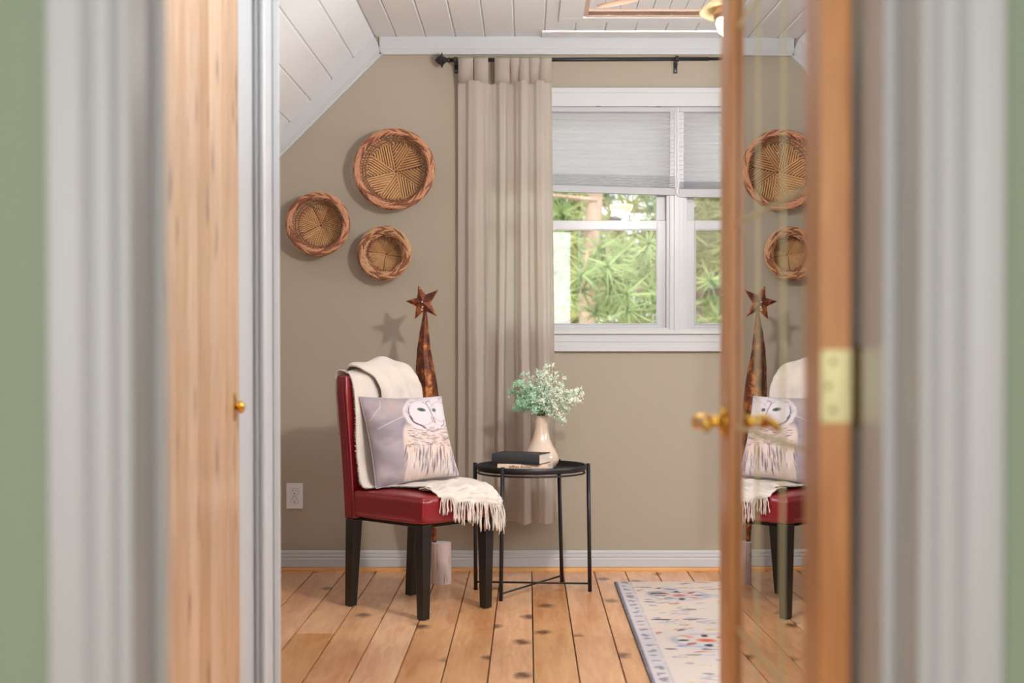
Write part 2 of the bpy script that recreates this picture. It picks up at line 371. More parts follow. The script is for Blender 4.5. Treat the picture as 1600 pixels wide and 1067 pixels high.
# hatch: recess of narrow boards, wood edge, flat casing
hz = CEIL+.027
for i in range(14):
    a = HX0+i*.0735
    if a > HX1-.02: break
    o = MB().box(.0015, .072, 0, HY1-HY0, 0, .012).build('hatch_board', M['ceil'], ce); o.location = (a, HY0, hz)
b = MB(); b.box(HX0-.004, HX1+.004, HY1, HY1+.02, CEIL-.004, hz+.012).box(HX0-.02, HX0, HY0, HY1, CEIL-.004, hz+.012).box(HX1, HX1+.02, HY0, HY1, CEIL-.004, hz+.012).box(HX0, HX1, HY0-.02, HY0, CEIL-.004, hz+.012)
b.build('hatch_edge', M['hatchwood'], ce)
b = MB(); b.box(HX0-.13, HX1+.13, HY1+.0205, HY1+.11, CEIL-.008, CEIL).box(HX0-.13, HX0-.021, HY0-.11, HY1+.02, CEIL-.008, CEIL).box(HX1+.021, HX1+.13, HY0-.11, HY1+.02, CEIL-.008, CEIL).box(HX0-.02, HX1+.02, HY0-.11, HY0-.021, CEIL-.008, CEIL)
b.build('hatch_casing', M['ceil'], ce, bevel=.002)
b = MB(); b.box(wx(846), RX0, 6.72, 6.84, CEIL-.01, CEIL); b.build('cross_board', M['ceil'], ce, bevel=.002)
# crown trims on far wall
def trimprof_run(name, x0, x1, z0, z1, mitre=0):
    b = MB(); h = z1-z0
    for a, c, d in ((0, .16, .024), (.16, .3, .020), (.3, 1, .016)):
        b.box(x0, x1, YW-d, YW, z0+h*a, z0+h*c)
    return b
t1 = wz(88); 
struct(trimprof_run('t', wx(594), RX0+.02, t1, CEIL).build('trim_1', M['white'], bevel=.0015))
# left sloped trim, mitred
b = MB()
def P(u, v):    # u along slope downwards from mitre, v below ceiling slope
    s = math.sqrt(.5); return (CX-u*s+v*s*0.999, CEIL-u*s-v*s)
hh = (CEIL-t1)
for a, c, d in ((0, .7, .016), (.7, .84, .020), (.84, 1, .024)):
    v0 = hh*a; v1 = hh*c; mt = math.tan(math.radians(22.5))
    L_ = 2.3
    poly = [P(-v0*mt*-1, v0), P(v1*mt, v1), P(L_, v1), P(L_, v0)]
    b.prism(poly, 'y', YW-d, YW)
struct(b.build('trim_2', M['white'], bevel=.0012))
b = MB()
def P2(u, v):
    s = math.sqrt(.5); return (RX0+u*s-v*s, CEIL-u*s-v*s)
for a, c, d in ((0, .7, .016), (.7, 1, .024)):
    v0 = hh*a; v1 = hh*c; mt = math.tan(math.radians(22.5)); b.prism([P2(v0*mt, v0), P2(v1*mt, v1), P2(1.3, v1), P2(1.3, v0)], 'y', YW-d, YW)
struct(b.build('trim_3', M['white']))
# baseboard + shoe
b = MB()
prof = [(0, .02), (-.016, .02), (-.016, .058), (-.012, .064), (-.015, .068), (-.015, .076), (-.011, .08), (-.012, .086), (-.012, .092), (-.006, .1), (0, .1)]
b.prism([(YW+y, z) for y, z in prof], 'x', KX, 3.2)
struct(b.build('baseboard_back', M['white']))
b = MB(); b.prism([(YW, .0), (YW-.022, 0), (YW-.021, .009), (YW-.016, .017), (YW-.008, .021), (YW, .021)], 'x', KX, 3.2)
struct(b.build('trim_4', M['qround']))
struct(MB().box(KX, KX+.015, 4.0, YW-.02, 0, .1).build('baseboard_left', M['white']))
struct(MB().box(3.185, 3.2, 1.67, YW-.02, 0, .1).build('baseboard_right', M['white']))
# window casing
CY = YW-.018
b = MB()
def hcas(x0, x1, z0, z1, up=True):
    h = z1-z0
    b.box(x0, x1, CY, YW, z0, z1)
    b.box(x0, x1, CY-.006, CY, z1-h*.28, z1) if up else b.box(x0, x1, CY-.006, CY, z0, z0+h*.28)
c0, c1 = wx(716), wx(1398)
hcas(c0, c1, wz(168), wz(139.5))
b.box(c0, WX0, CY, YW, wz(515), wz(168)); b.box(WX1, c1, CY, YW, wz(515), wz(168))
b.box(c0, c1, CY, YW, wz(549), wz(515)); b.box(c0, c1, CY-.006, CY, wz(549), wz(541)); b.box(c0, c1, CY-.014, CY, wz(522), wz(516)); b.box(c0, c1, CY-.003, CY, wz(534), wz(528))
struct(b.build('trim_5', M['white'], bevel=.0015))
win = sempty('window_1')
b = MB(); # jamb liner and mullion
b.box(WX0, WX0+.02, YW, YW+.12, WZ0, WZ1).box(WX1-.02, WX1, YW, YW+.12, WZ0, WZ1).box(WX0, WX1, YW, YW+.12, WZ0-.002, WZ0+.012).box(WX0, WX1, YW, YW+.12, WZ1-.012, WZ1+.002)
mx0, mx1 = wx(1041), wx(1073)
b.box(mx0, mx1, YW+.005, YW+.12, WZ0, WZ1); b.box(wx(1046), wx(1068), YW-.003, YW+.006, WZ0, WZ1); b.box(wx(1053), wx(1061.5), YW-.006, YW, WZ0, WZ1)
b.build('window_frame', M['vinyl'], win, bevel=.002)
for (a0, a1, g0, g1) in ((WX0+.02, mx0, wx(757), wx(1027.5)), (mx1, WX1-.02, wx(1086), wx(1357))):
    zl0, zl1 = WZ0+.012, wz(344); gz0, gz1 = wz(507), wz(358)
    b = MB(); y0, y1 = YW+.025, YW+.055
    b.box(a0, g0, y0, y1, zl0, zl1).box(g1, a1, y0, y1, zl0, zl1).box(g0, g1, y0, y1, zl0, gz0).box(g0, g1, y0, y1, gz1, zl1)
    bd = .006
    b.box(g0, g0+bd, y0-.004, y0, gz0, gz1).box(g1-bd, g1, y0-.004, y0, gz0, gz1).box(g0, g1, y0-.004, y0, gz0, gz0+bd).box(g0, g1, y0-.004, y0, gz1-bd, gz1)
    sash = b.build('sash', M['vinyl'], win, bevel=.002)
    MB().box(g0, g1, y0+.016, y0+.0165, gz0, gz1).add([], []).build('pane', M['glass'], sash)
    b = MB(); y0, y1 = YW+.062, YW+.092; u0, u1 = g0-.008, g1-.002
    if g1 > 1: u0, u1 = g0+.003, g1
    zt0 = wz(354)
    b.box(a0, u0, y0, y1, zt0, WZ1-.012).box(u1, a1, y0, y1, zt0, WZ1-.012).box(u0, u1, y0, y1, zt0, wz(344)).box(u0, u1, y0, y1, WZ1-.05, WZ1-.012)
    sash = b.build('sash', M['vinyl'], win, bevel=.002)
    MB().box(u0, u1, y0+.016, y0+.0165, wz(344), WZ1-.05).build('pane', M['glass'], sash)
# sash lock and tilt latch
lx = wx(962)
b = MB(); b.box(lx-.03, lx+.03, YW+.03, YW+.06, wz(344), wz(344)+.006); b.tube([(lx-.025, YW+.03, wz(344)+.013), (lx, YW+.024, wz(344)+.016), (lx+.03, YW+.02, wz(344)+.008), (lx+.05, YW+.018, wz(344)+.004)], [.008,.009,.006,.003], 8)
b.build('sash_lock', M['vinyl'], win, smooth=True)
b = MB(); tx = wx(1024)
b.box(tx-.01, tx+.008, YW+.02, YW+.025, wz(502), wz(500.5)).box(tx-.01, tx+.008, YW+.02, YW+.025, wz(492), wz(490.5)).box(tx-.012, tx-.008, YW+.02, YW+.025, wz(502), wz(490.5))
b.build('corner_sticker', M['vinyl'], win)

# ------------------------------------------------------------------ outdoors
struct(MB().grid([[(-60, y, -3.2), (60, y, -3.2)] for y in (7.6, 20, 60, 120)]).build('ground_outside', M['ground']))
def tree(x, y, h, r, seed, nm, lab, leaf, bark, crown, n=60, tuft=.5, low=0.0, grp=None, trunkonly=False):
    rnd = random.Random(seed); t = thing(nm, lab, 'tree', (x, y, -3.2), 0, grp)
    pts = [(rnd.uniform(-.05,.05)*i, rnd.uniform(-.05,.05)*i, h*i/6) for i in range(7)]
    tb = MB().tube(pts, [r*(1.35 if i == 0 else 1)*(1-.1*i) for i in range(7)], 10)
    tb.build('trunk', bark, t, smooth=True)
    bm_ = MB(); lf = MB()
    for i in range(n):
        z = h*(low+(1-low)*rnd.random()**.8); a = rnd.random()*2*PI; L = crown*(1.1-(z/h)**1.5)*rnd.uniform(.6, 1)
        p0 = Vector((0,0,z)); p1 = Vector((math.cos(a)*L*.5, math.sin(a)*L*.5, z+rnd.uniform(-.1,.3)*L*.4)); p2 = Vector((math.cos(a)*L, math.sin(a)*L, z+rnd.uniform(-.35,.25)*L))
        bm_.tube([p0, p1, p2], [r*.22, r*.14, r*.05], 4)
        for q in range(10):
            c = p1.lerp(p2, rnd.random()*1.1) + Vector((rnd.gauss(0, .18), rnd.gauss(0, .18), rnd.gauss(0, .14)))
            for s_ in range(30):
                d = Vector((rnd.gauss(0,1), rnd.gauss(0,1), rnd.gauss(0,.9))).normalized()*tuft*rnd.uniform(.3,.6)
                w_ = d.orthogonal().normalized()*.012
                k0 = len(lf.v); lf.v += [tuple(c-w_), tuple(c+w_), tuple(c+d)]; lf.f.append((k0, k0+1, k0+2)); lf.mi.append(0)
    bm_.build('branches', bark, t, fix=False)['kind'] = 'stuff'
    o = lf.build('needles', leaf, t, fix=False); o['kind'] = 'stuff'
    return t
tree(X(932, 13), 13, 9.5, .11, 11, 'pine_tree', 'tall pine with a pale straight trunk right outside the window', M['needle'], M['bark'], 2.0, 46, .55, .42)
b = MB()
t = thing('tree_stump', 'thick gnarled pinkish stump at the foot of the pale pine', 'stump', (X(915, 12.2), 12.2, -3.2))
b.tube([(0,0,0), (.05,0,1.5), (-.05,.05,2.9), (.05,0,3.9), (-.02,0,4.35)], [.42,.36,.34,.2,.05], 14).build('trunk', M['bark'], t, smooth=True)
b = MB()
for a_, l_ in ((.4, .5), (2.6, .5), (5.2, .45), (3.6, .3)): b.tube([(0,0,3.1+.2*a_/3), (math.cos(a_)*l_*.6, math.sin(a_)*.2, 3.5), (math.cos(a_)*l_, math.sin(a_)*.3, 4.0+.2*math.sin(a_*5))], [.14,.1,.03], 7)
b.build('branches', M['bark'], t, smooth=True)
specs = [(1.9, 15.5, 'needle3', 'yellow green pine seen in the middle of the window'), (-.6, 17, 'needle2', 'dark green pine behind the curtain side of the window'), (3.4, 18, 'needle', 'bushy green pine seen beside the window mullion'),
         (6.5, 20, 'needle2', 'shady pine beyond the second sash'), (-3.5, 19, 'needle', 'broad pine off to the curtain side outdoors'), (.9, 24, 'needle2', 'distant dark pine behind the pale trunk'), (4.2, 26, 'needle2', 'distant pine filling the gap by the mullion'), (-2.2, 27, 'needle3', 'distant yellowish pine past the dark one'), (9.5, 25, 'needle', 'distant pine past the second sash')]
for i, (x_, y_, lf_, lb_) in enumerate(specs):
    tree(x_, y_, 9.5+i % 3, .17, 40+i, 'pine_tree', lb_, M[lf_], M['bark2'], 2.6, 85, .75, .05, 'pines outside the window')
for i, (x_, y_) in enumerate(((.2, 11.2), (2.2, 11.5), (3.6, 12))):
    t = thing('shrub', ['low green shrub by the pinkish stump', 'low green shrub under the yellow green pine', 'low green shrub under the second sash'][i], 'shrub', (x_, y_, -3.2), 0, 'shrubs under the pines')
    lf = MB(); rnd = random.Random(i)
    for q in range(2600):
        c = Vector((rnd.gauss(0, .4), rnd.gauss(0, .4), abs(rnd.gauss(1.3, .7)))); d = Vector((rnd.gauss(0,1), rnd.gauss(0,1), rnd.gauss(0,1))).normalized()*.12; w_ = d.orthogonal().normalized()*.04
        k0 = len(lf.v); lf.v += [tuple(c-w_), tuple(c+w_), tuple(c+d)]; lf.f.append((k0, k0+1, k0+2)); lf.mi.append(0)
    o = lf.build('leaves', M['needle2'], t, fix=False); o['kind'] = 'stuff'
    MB().tube([(0,0,0), (.02,0,1.2)], [.04,.02], 6).build('stem', M['bark2'], t)

# ------------------------------------------------------------------ hall opening: casings, jambs, pine lining
def vcasing(x_in, x_out, y, d, name, zt=2.2, z0=-.02):
    # profiled casing on plane y facing -Y, from inner edge x_in to outer edge x_out
    s_ = 1 if x_out > x_in else -1; w_ = abs(x_out-x_in)
    prof = [(0, 0), (0, .010), (.01, .014), (.14, .014), (.17, .009), (.20, .014), (.24, .018), (.42, .019), (.50, .012), (.54, .018), (.60, .021), (.97, .022), (1, .018), (1, 0)]
    pts = [(x_in+s_*u*w_, y-v*d/.022) for u, v in prof]
    return MB().prism(pts, 'z', z0, zt)
struct(vcasing(-.425, -.515, 1.522, .02, 'c').build('trim_6', M['white'], bevel=.001))
struct(vcasing(.42, .511, 1.522, .02, 'c').build('trim_7', M['white'], bevel=.001))
b = MB(); b.box(-.515, .511, 1.502, 1.522, 2.09, 2.2); struct(b.build('trim_8', M['white'], bevel=.002))
# jambs with stops
b = MB(); b.box(-.445, -.425, 1.522, 1.615, -.02, 2.12); b.box(-.425, -.412, 1.60, 1.612, -.02, 2.1); struct(b.build('trim_9', M['white'], bevel=.0015))
b = MB(); b.box(.42, .44, 1.522, 1.98, -.02, 2.12); b.box(.406, .42, 1.607, 1.715, -.02, 2.1); struct(b.build('trim_10', M['white'], bevel=.002))
b = MB(); b.box(-.425, .42, 1.522, 1.67, 2.1, 2.12); struct(b.build('trim_11', M['white']))
# pine boarding on the side of the opening
door2 = sempty('door_2', (0, 0, 0))
edges = [2.80, 2.90, 3.03, 3.13, 3.23, 3.35, 3.46, 3.53, 3.63, 3.685]
for i in range(len(edges)-1):
    a, c = edges[i], edges[i+1]; wd = c-a
    prof = [(-.785, .0), (-.759, 0), (-.755, .005), (-.755, wd-.005), (-.759, wd-.0008), (-.785, wd-.0008)]
    o = MB().prism(prof, 'z', .01, 2.05).build('plank', M['pine'], door2); o.location = (0, a, 0)
struct(MB().box(-.79, -.745, 2.62, 2.795, -.02, 2.06).build('trim_13', M['white'])); struct(MB().box(-.79, -.745, 2.62, 3.99, 2.06, 2.16).build('trim_14', M['white']))
tc_ = thing('door_catch', 'small brass latch on the edge of the pine boarding', 'latch', (-.755, 3.62, .942))
b = MB(); b.box(0, .003, -.014, .014, -.035, .035); b.build('backplate', M['brass'], tc_, bevel=.001)
b = MB(); b.lathe([(0, .024), (.010, .022), (.016, .016), (.016, .011), (.009, .006), (.009, 0), (0, 0)], 20)
b.v = [(z_+.003, x_, y_) for x_, y_, z_ in b.v]; b.build('knob', M['brass'], tc_, smooth=True)
for z_ in (-.028, .028):
    b = MB(); c = MB().lathe([(0, .003), (.004, .002), (.005, 0), (0, 0)], 10); b.add([(z2+.003, x2, y2+z_) for x2, y2, z2 in c.v], c.f)
    b.build('screw', M['oldbrass'], tc_, smooth=True)
# grey-white frame beyond pine
b = MB()
prof = [(-.79, 3.69), (-.757, 3.69), (-.757, 3.885), (-.750, 3.877), (-.744, 3.875), (-.741, 3.883), (-.739, 3.883), (-.735, 3.874), (-.727, 3.872), (-.722, 3.88), (-.722, 3.985), (-.719, 3.980), (-.705, 3.983), (-.703, 3.99), (-.705, 4.0), (-.93, 4.0), (-.93, 3.975), (-.79, 3.975)]
b.prism(prof, 'z', -.018, 2.62); struct(b.build('trim_12', M['white']))

# ------------------------------------------------------------------ french door
ang = math.radians(.95)
door = sempty('door_1', (.3805, 1.74, 0)); door.rotation_euler = (0, 0, ang)
# local: x across thickness (0 = centre), y along door from hinge to free edge
T = .0195; DW = .81; z0, z1 = .012, 2.045; SW = .095
pr_ = []
def doorbar(name, y0, y1, za, zb):
    return MB().box(-T, T, y0, y1, za, zb).build(name, M['oak'], door, bevel=.003)
doorbar('stile', 0, SW, z0, z1); doorbar('stile', DW-.105, DW, z0, z1)
doorbar('rail', SW, DW-.105, z1-.11, z1-.0005); doorbar('rail', SW, DW-.105, z0+.0005, z0+.23)
g0, g1, gz0, gz1 = SW, DW-.105, z0+.23, z1-.11
b = MB()   # glazing beads both sides
for sgn in (-1, 1):
    def bead(y0, y1, za, zb): b.box(min(sgn*.0075, sgn*.0165), max(sgn*.0075, sgn*.0165), y0, y1, za, zb)
    bead(g0, g0+.012, gz0, gz1); bead(g1-.012, g1, gz0, gz1); bead(g0+.012, g1-.012, gz0, gz0+.012); bead(g0+.012, g1-.012, gz1-.012, gz1)
b.build('glazing_bead', M['oak'], door, bevel=.002)
for xx in (-.0068, .0068):
    gb = MB(); gb.add([(xx, g0, gz0), (xx, g1, gz0), (xx, g1, gz1), (xx, g0, gz1)], [(0,1,2,3)]); gb.build('glass_pane', M['doorglass'], door, fix=False)
for i in (1, 2):
    yy = g0+(g1-g0)*i/3; MB().box(-.0084, .0084, yy-.004, yy+.004, gz0, gz1).build('muntin', M['came'], door, bevel=.001)
for zz in (.27+.0, .61, .96, 1.31, 1.65):
    if zz < gz0+.1: continue
    MB().box(-.0082, .0082, g0, g1, zz-.004, zz+.004).build('muntin', M['came'], door, bevel=.001)
# lever handles
for sgn in (-1, 1):
    b = MB(); c = MB().lathe([(0, .0), (.026, 0), (.026, .004), (.022, .008), (.012, .010), (.0105, .014), (.0105, .03), (.013, .034), (.0135, .05), (.010, .057), (0, .059)], 24)
    hy, hz_ = DW-.058, .966
    b.add([(sgn*(T+z2), hy+x2, hz_+y2) for x2, y2, z2 in c.v], c.f)
    pts = [(sgn*(T+.046), hy+.004, hz_), (sgn*(T+.048), hy-.02, hz_+.001), (sgn*(T+.047), hy-.06, hz_+.003), (sgn*(T+.045), hy-.095, hz_-.002), (sgn*(T+.047), hy-.108, hz_-.008)]
    b.tube(pts, [.009, .0095, .0075, .008, .006], 12)
    lev = b.build('lever_handle', M['brass'], door, smooth=True)
    b = MB(); b.box(min(sgn*T, sgn*(T+.002)), max(sgn*T, sgn*(T+.002)), hy-.016, hy+.016, hz_-.032, hz_+.032); b.build('backplate', M['brass'], lev, bevel=.001)
for zc in (.25, 1.05, 1.86):
    b = MB(); b.box(-T+.001, T-.001, -.0025, -.0001, zc-.0445, zc+.0445)
    hg = b.build('hinge', M['oldbrass'], door)
    b = MB()
    for j in range(5):
        zz = zc-.0445+j*.0178; b.tube([(T+.008, -.004, zz+.0006), (T+.008, -.004, zz+.0172)], .0075, 12)
    b.tube([(T+.008, -.004, zc-.05), (T+.008, -.004, zc+.05)], .004, 10)
    b.build('knuckle', M['darkbrass'], hg, smooth=True)
    b = MB()
    for (dx, dz) in ((-.004, -.03), (-.010, 0), (-.004, .03)):
        c = MB().lathe([(0, .0012), (.0035, .001), (.004, 0), (0, 0)], 10); b.add([(x2+dx, -.0025-z2, y2+zc+dz) for x2, y2, z2 in c.v], c.f)
    b.build('screw', M['darkbrass'], hg)

# ------------------------------------------------------------------ curtain rod and curtains
RY = YW-.075; RZ = 1.1+(540-95.5)*RY/2200
rod = thing('curtain_rod', 'dark metal curtain rod above the window with a pointed knob end', 'curtain rod', (0, RY, RZ))
xl, xr = X(703, RY), X(1430, RY); xj = X(1106, RY)
MB().tube([(xl, 0, 0), (xj, 0, .006)], .0095, 14).build('pole', M['rod'], rod, smooth=True)
MB().tube([(xj-.01, 0, .006), (xr, 0, .008)], .0075, 14).build('pole', M['rod'], rod, smooth=True)
def finial(x, sgn, name='finial'):
    c = MB().lathe([(0, 0), (.012, 0), (.014, .006), (.009, .010), (.009, .016), (.015, .019), (.0155, .024), (.022, .03), (.037, .036), (.037, .038), (.024, .045), (.018, .056), (.008, .066), (.0, .072)], 20)
    return MB().add([(x+sgn*z2, x2, y2) for x2, y2, z2 in c.v], c.f).build(name, M['rod'], rod, smooth=False)
finial(xl, -1); finial(xr, 1)
for px in (712, 1057, 1405):
    x_ = X(px, RY); z_ = 0 if px < 1000 else .006
    b = MB(); b.box(x_-.009, x_+.009, .069, .0745, -.05, .006); b.box(x_-.004, x_+.004, -.003, .072, -.022, -.014)
    b.tube([(x_-.008, 0, z_), (x_+.008, 0, z_)], .0145, 14)
    bk = b.build('bracket', M['rod'], rod)
    c = MB().lathe([(0, .002), (.0045, .0015), (.005, 0), (0, 0)], 10); MB().add([(x_+x2, .069-z2, y2-.038) for x2, y2, z2 in c.v], c.f).build('screw', M['grey'], bk)
def curtain(pxl, pxr, seed, label, right=False):
    t = thing('curtain', label, 'curtain', (0, RY, 0), 0, 'tab top curtains')
    rnd = random.Random(seed)
    xa, xb = X(pxl, RY), X(pxr, RY); zt = 1.1+(540-127)*RY/2200; zb = 1.1+(540-817)*RY/2200
    if not right:
        # fold profile (fraction across, depth y; negative is toward the room)
        keys = [(0, .035), (.03, .035), (.075, .03), (.12, -.02), (.2, -.035), (.265, -.02), (.30, .02), (.36, .035), (.40, .03), (.45, -.02), (.50, -.02), (.53, .03), (.58, .045), (.63, .0), (.68, -.045), (.735, -.03), (.765, .02), (.80, .02), (.84, -.02), (.9, -.03), (.95, .0), (.98, .02), (1.0, .01)]
    else:
        keys = [(i/14, (.035 if i % 2 else -.035)*rnd.uniform(.6, 1)) for i in range(15)]
    NX, NZ = 130, 60
    def fold(u):
        for (a, ya), (b_, yb) in zip(keys, keys[1:]):
            if u <= b_+1e-9:
                f = (u-a)/(b_-a); f = f*f*(3-2*f); return ya+(yb-ya)*f
        return keys[-1][1]
    rows = []
    for j in range(NZ+1):
        v = j/NZ; z = zt+(zb-zt)*v; row = []
        amp = .35+.65*min(1, v*2.2) if v < .45 else 1.0
        for i in range(NX+1):
            u = i/NX
            uu = u+.018*math.sin(v*5+u*9)*v*math.sin(PI*u)
            y = min(.030, fold(uu)*amp*1.3) + .004*noise.noise(Vector((u*9, v*6, seed)))
            xx = xa+(xb-xa)*u + (.026*v if u > .5 else 0)*(u-.5)*2 - .004*v
            zs = z
            if j == 0: zs = zt-.016*max(0, math.sin(PI*((u*7) % 1)))*(1 if .25 < u < .45 else .25)
            if j == NZ: zs = z+.004*math.sin(u*25)
            row.append((xx, y, zs))
        rows.append(row)
    MB().grid(rows).build('panel', M['curtain'], t, smooth=True, fix=False)
    # hem stitching line: raised fold at bottom
    rows2 = []
    for zf in (.0, .008): rows2.append([(p[0], p[1]-.0022, zb+.105+zf) for p in rows[-4]])
    # tabs
    tabs = [(716, 740), (741, 763), (773, 797), (797, 812), (811, 827), (825, 845), (842, 862)] if not right else [(pxl+i*(pxr-pxl)/7, pxl+i*(pxr-pxl)/7+18) for i in range(7)]
    for (p0, p1) in tabs:
        x0, x1 = X(p0, RY), X(p1, RY); u0 = min(1, max(0, ((x0+x1)/2-xa)/(xb-xa))); yb = fold(u0)*.35
        zr = RZ; r_ = .0135; prof = [(yb-.002, zt-.012), (-r_*.95, zr-.02), (-r_, zr)]
        for a in range(1, 8): prof.append((-r_*math.cos(PI*a/8), zr+r_*math.sin(PI*a/8)))
        prof += [(r_, zr), (r_*.95, zr-.02), (yb+.004, zt-.012)]
        tw = rnd.uniform(-.002, .002)
        MB().grid([[(x0+(.0015 if k_ < 2 else 0), y, z), ((x0+x1)/2+tw, y-.001, z), (x1-(.0015 if k_ < 2 else 0), y, z)] for k_, (y, z) in enumerate(prof)]).build('tab', M['curtain'], t, smooth=True, solid=.002, fix=False)
    return t
curtain(716, 862, 1, 'beige linen tab top curtain hanging between the star ornament and the window')
curtain(1150, 1320, 2, 'beige linen tab top curtain behind the glass door', True)

# ------------------------------------------------------------------ shades
def shade(px0, px1, stack_l, stack_r, rail_l, rail_r, bot_l, bot_r, label, cord_px=None):
    y = YW+.002; t = thing('window_shade', label, 'blind', (0, y, 0), 0, 'pleated window shades')
    x0, x1 = wx(px0), wx(px1); zt = wz(169)
    MB().box(x0, x1, -.012, .018, wz(176.5), zt).build('headrail', M['railgrey'], t, bevel=.002)
    # pleats
    zl, zr = wz(stack_l), wz(stack_r); ztop = wz(176.5); n = 15; rows = []
    for i in range(2*n+1):
        f = i/(2*n); d = -.007 if i % 2 else .004
        rows.append([(x0+.002, d, ztop+(zl-ztop)*f), ((x0+x1)/2, d+.0006*math.sin(i*2.3), ztop+((zl+zr)/2-ztop)*f+.0012*math.sin(i*1.7)), (x1-.002, d, ztop+(zr-ztop)*f)])
    MB().grid(rows).build('pleats', M['shade'], t, fix=False)
    # gathered stack
    n2 = 7; rows = []
    for i in range(2*n2+1):
        f = i/(2*n2); d = -.013 if i % 2 else -.001
        rows.append([(x0+.001, d, zl+(wz(rail_l)-zl)*f), (x1-.001, d, zr+(wz(rail_r)-zr)*f)])
    MB().grid(rows).build('gathered_pleats', M['shade'], t, fix=False)
    MB().hexa([(x0, -.014, wz(bot_l)), (x1, -.014, wz(bot_r)), (x1, .008, wz(bot_r)), (x0, .008, wz(bot_l)), (x0, -.014, wz(rail_l)), (x1, -.014, wz(rail_r)), (x1, .008, wz(rail_r)), (x0, .008, wz(rail_l))]).build('bottom_rail', M['railgrey'], t, bevel=.002)
    if cord_px:
        cx = wx(cord_px); pts = [(cx+.0012*math.sin(i*1.3), -.02+.001*math.cos(i*1.3), wz(170)-(wz(170)-wz(308))*i/30) for i in range(31)]
        MB().tube(pts, .003, 6).build('cord', M['plastic'], t, smooth=True)
    for px in (px0+.6*(px1-px0), px0+.9*(px1-px0)): MB().box(wx(px), wx(px+8), -.014, -.011, wz(168.6), wz(167)).build('clip', M['slot'], t)
shade(744, 1055, 270, 275.5, 286, 295, 297, 306, 'grey pleated shade beside the curtain, hanging at a slant', 1057.5)
shade(1060, 1370, 284, 284, 296, 296, 309, 309, 'grey pleated shade next to the glass door, hanging level')

# ------------------------------------------------------------------ ceiling fan
FX, FY = X(1161, 4.2), 4.2
fan = thing('ceiling_fan', 'ceiling fan with pale wooden blades and a cream glass light, half behind the door', 'ceiling fan', (FX, FY, 0))
MB().lathe([(0, 2.6), (.07, 2.6), (.07, 2.57), (.03, 2.54), (.012, 2.54), (.012, 2.40), (.05, 2.39), (.10, 2.36), (.11, 2.30), (.10, 2.25), (.06, 2.23), (.05, 2.17), (.03, 2.165), (.0, 2.165)], 32).build('motor_housing', M['lampbrass'], fan, smooth=True)
a0_ = math.atan2(.5, -.40)
for i in range(5):
    a = a0_+i*2*PI/5; R_ = Matrix.Rotation(a, 4, 'Z'); tl = Matrix.Rotation(math.radians(-12), 4, 'X')
    poly = [(.16, -.05), (.55, -.062), (.60, -.055), (.625, -.03), (.63, 0), (.625, .03), (.60, .055), (.55, .062), (.16, .05)]
    b = MB().prism(poly, 'z', -.003, .003); b.v = [tuple(R_ @ (Matrix.Translation((0,0,2.224)) @ (tl @ Vector(p)))) for p in b.v]
    b.build('blade', M['blade'], fan)
    b = MB().box(.08, .22, -.018, .018, 2.230, 2.236, M=R_); b.box(.21, .23, -.04, .04, 2.228, 2.234, M=R_); b.build('blade_bracket', M['grey'], fan)
MB().lathe([(.055, 2.17), (.065, 2.155), (.10, 2.12), (.128, 2.098), (.133, 2.092), (.131, 2.088), (.122, 2.094), (.095, 2.108), (.06, 2.14)], 40).build('light_shade', M['lampshade'], fan, smooth=True)
MB().lathe([(.05, 2.15), (.07, 2.13), (.088, 2.10), (.092, 2.085), (.088, 2.07), (.078, 2.068)], 40).build('light_collar', M['lampbrass'], fan, smooth=True)
MB().lathe([(.08, 2.072), (.082, 2.058), (.075, 2.035), (.055, 2.012), (.03, 2.0), (.0, 1.996)], 32).build('light_bowl', M['lampglow'], fan, smooth=True)

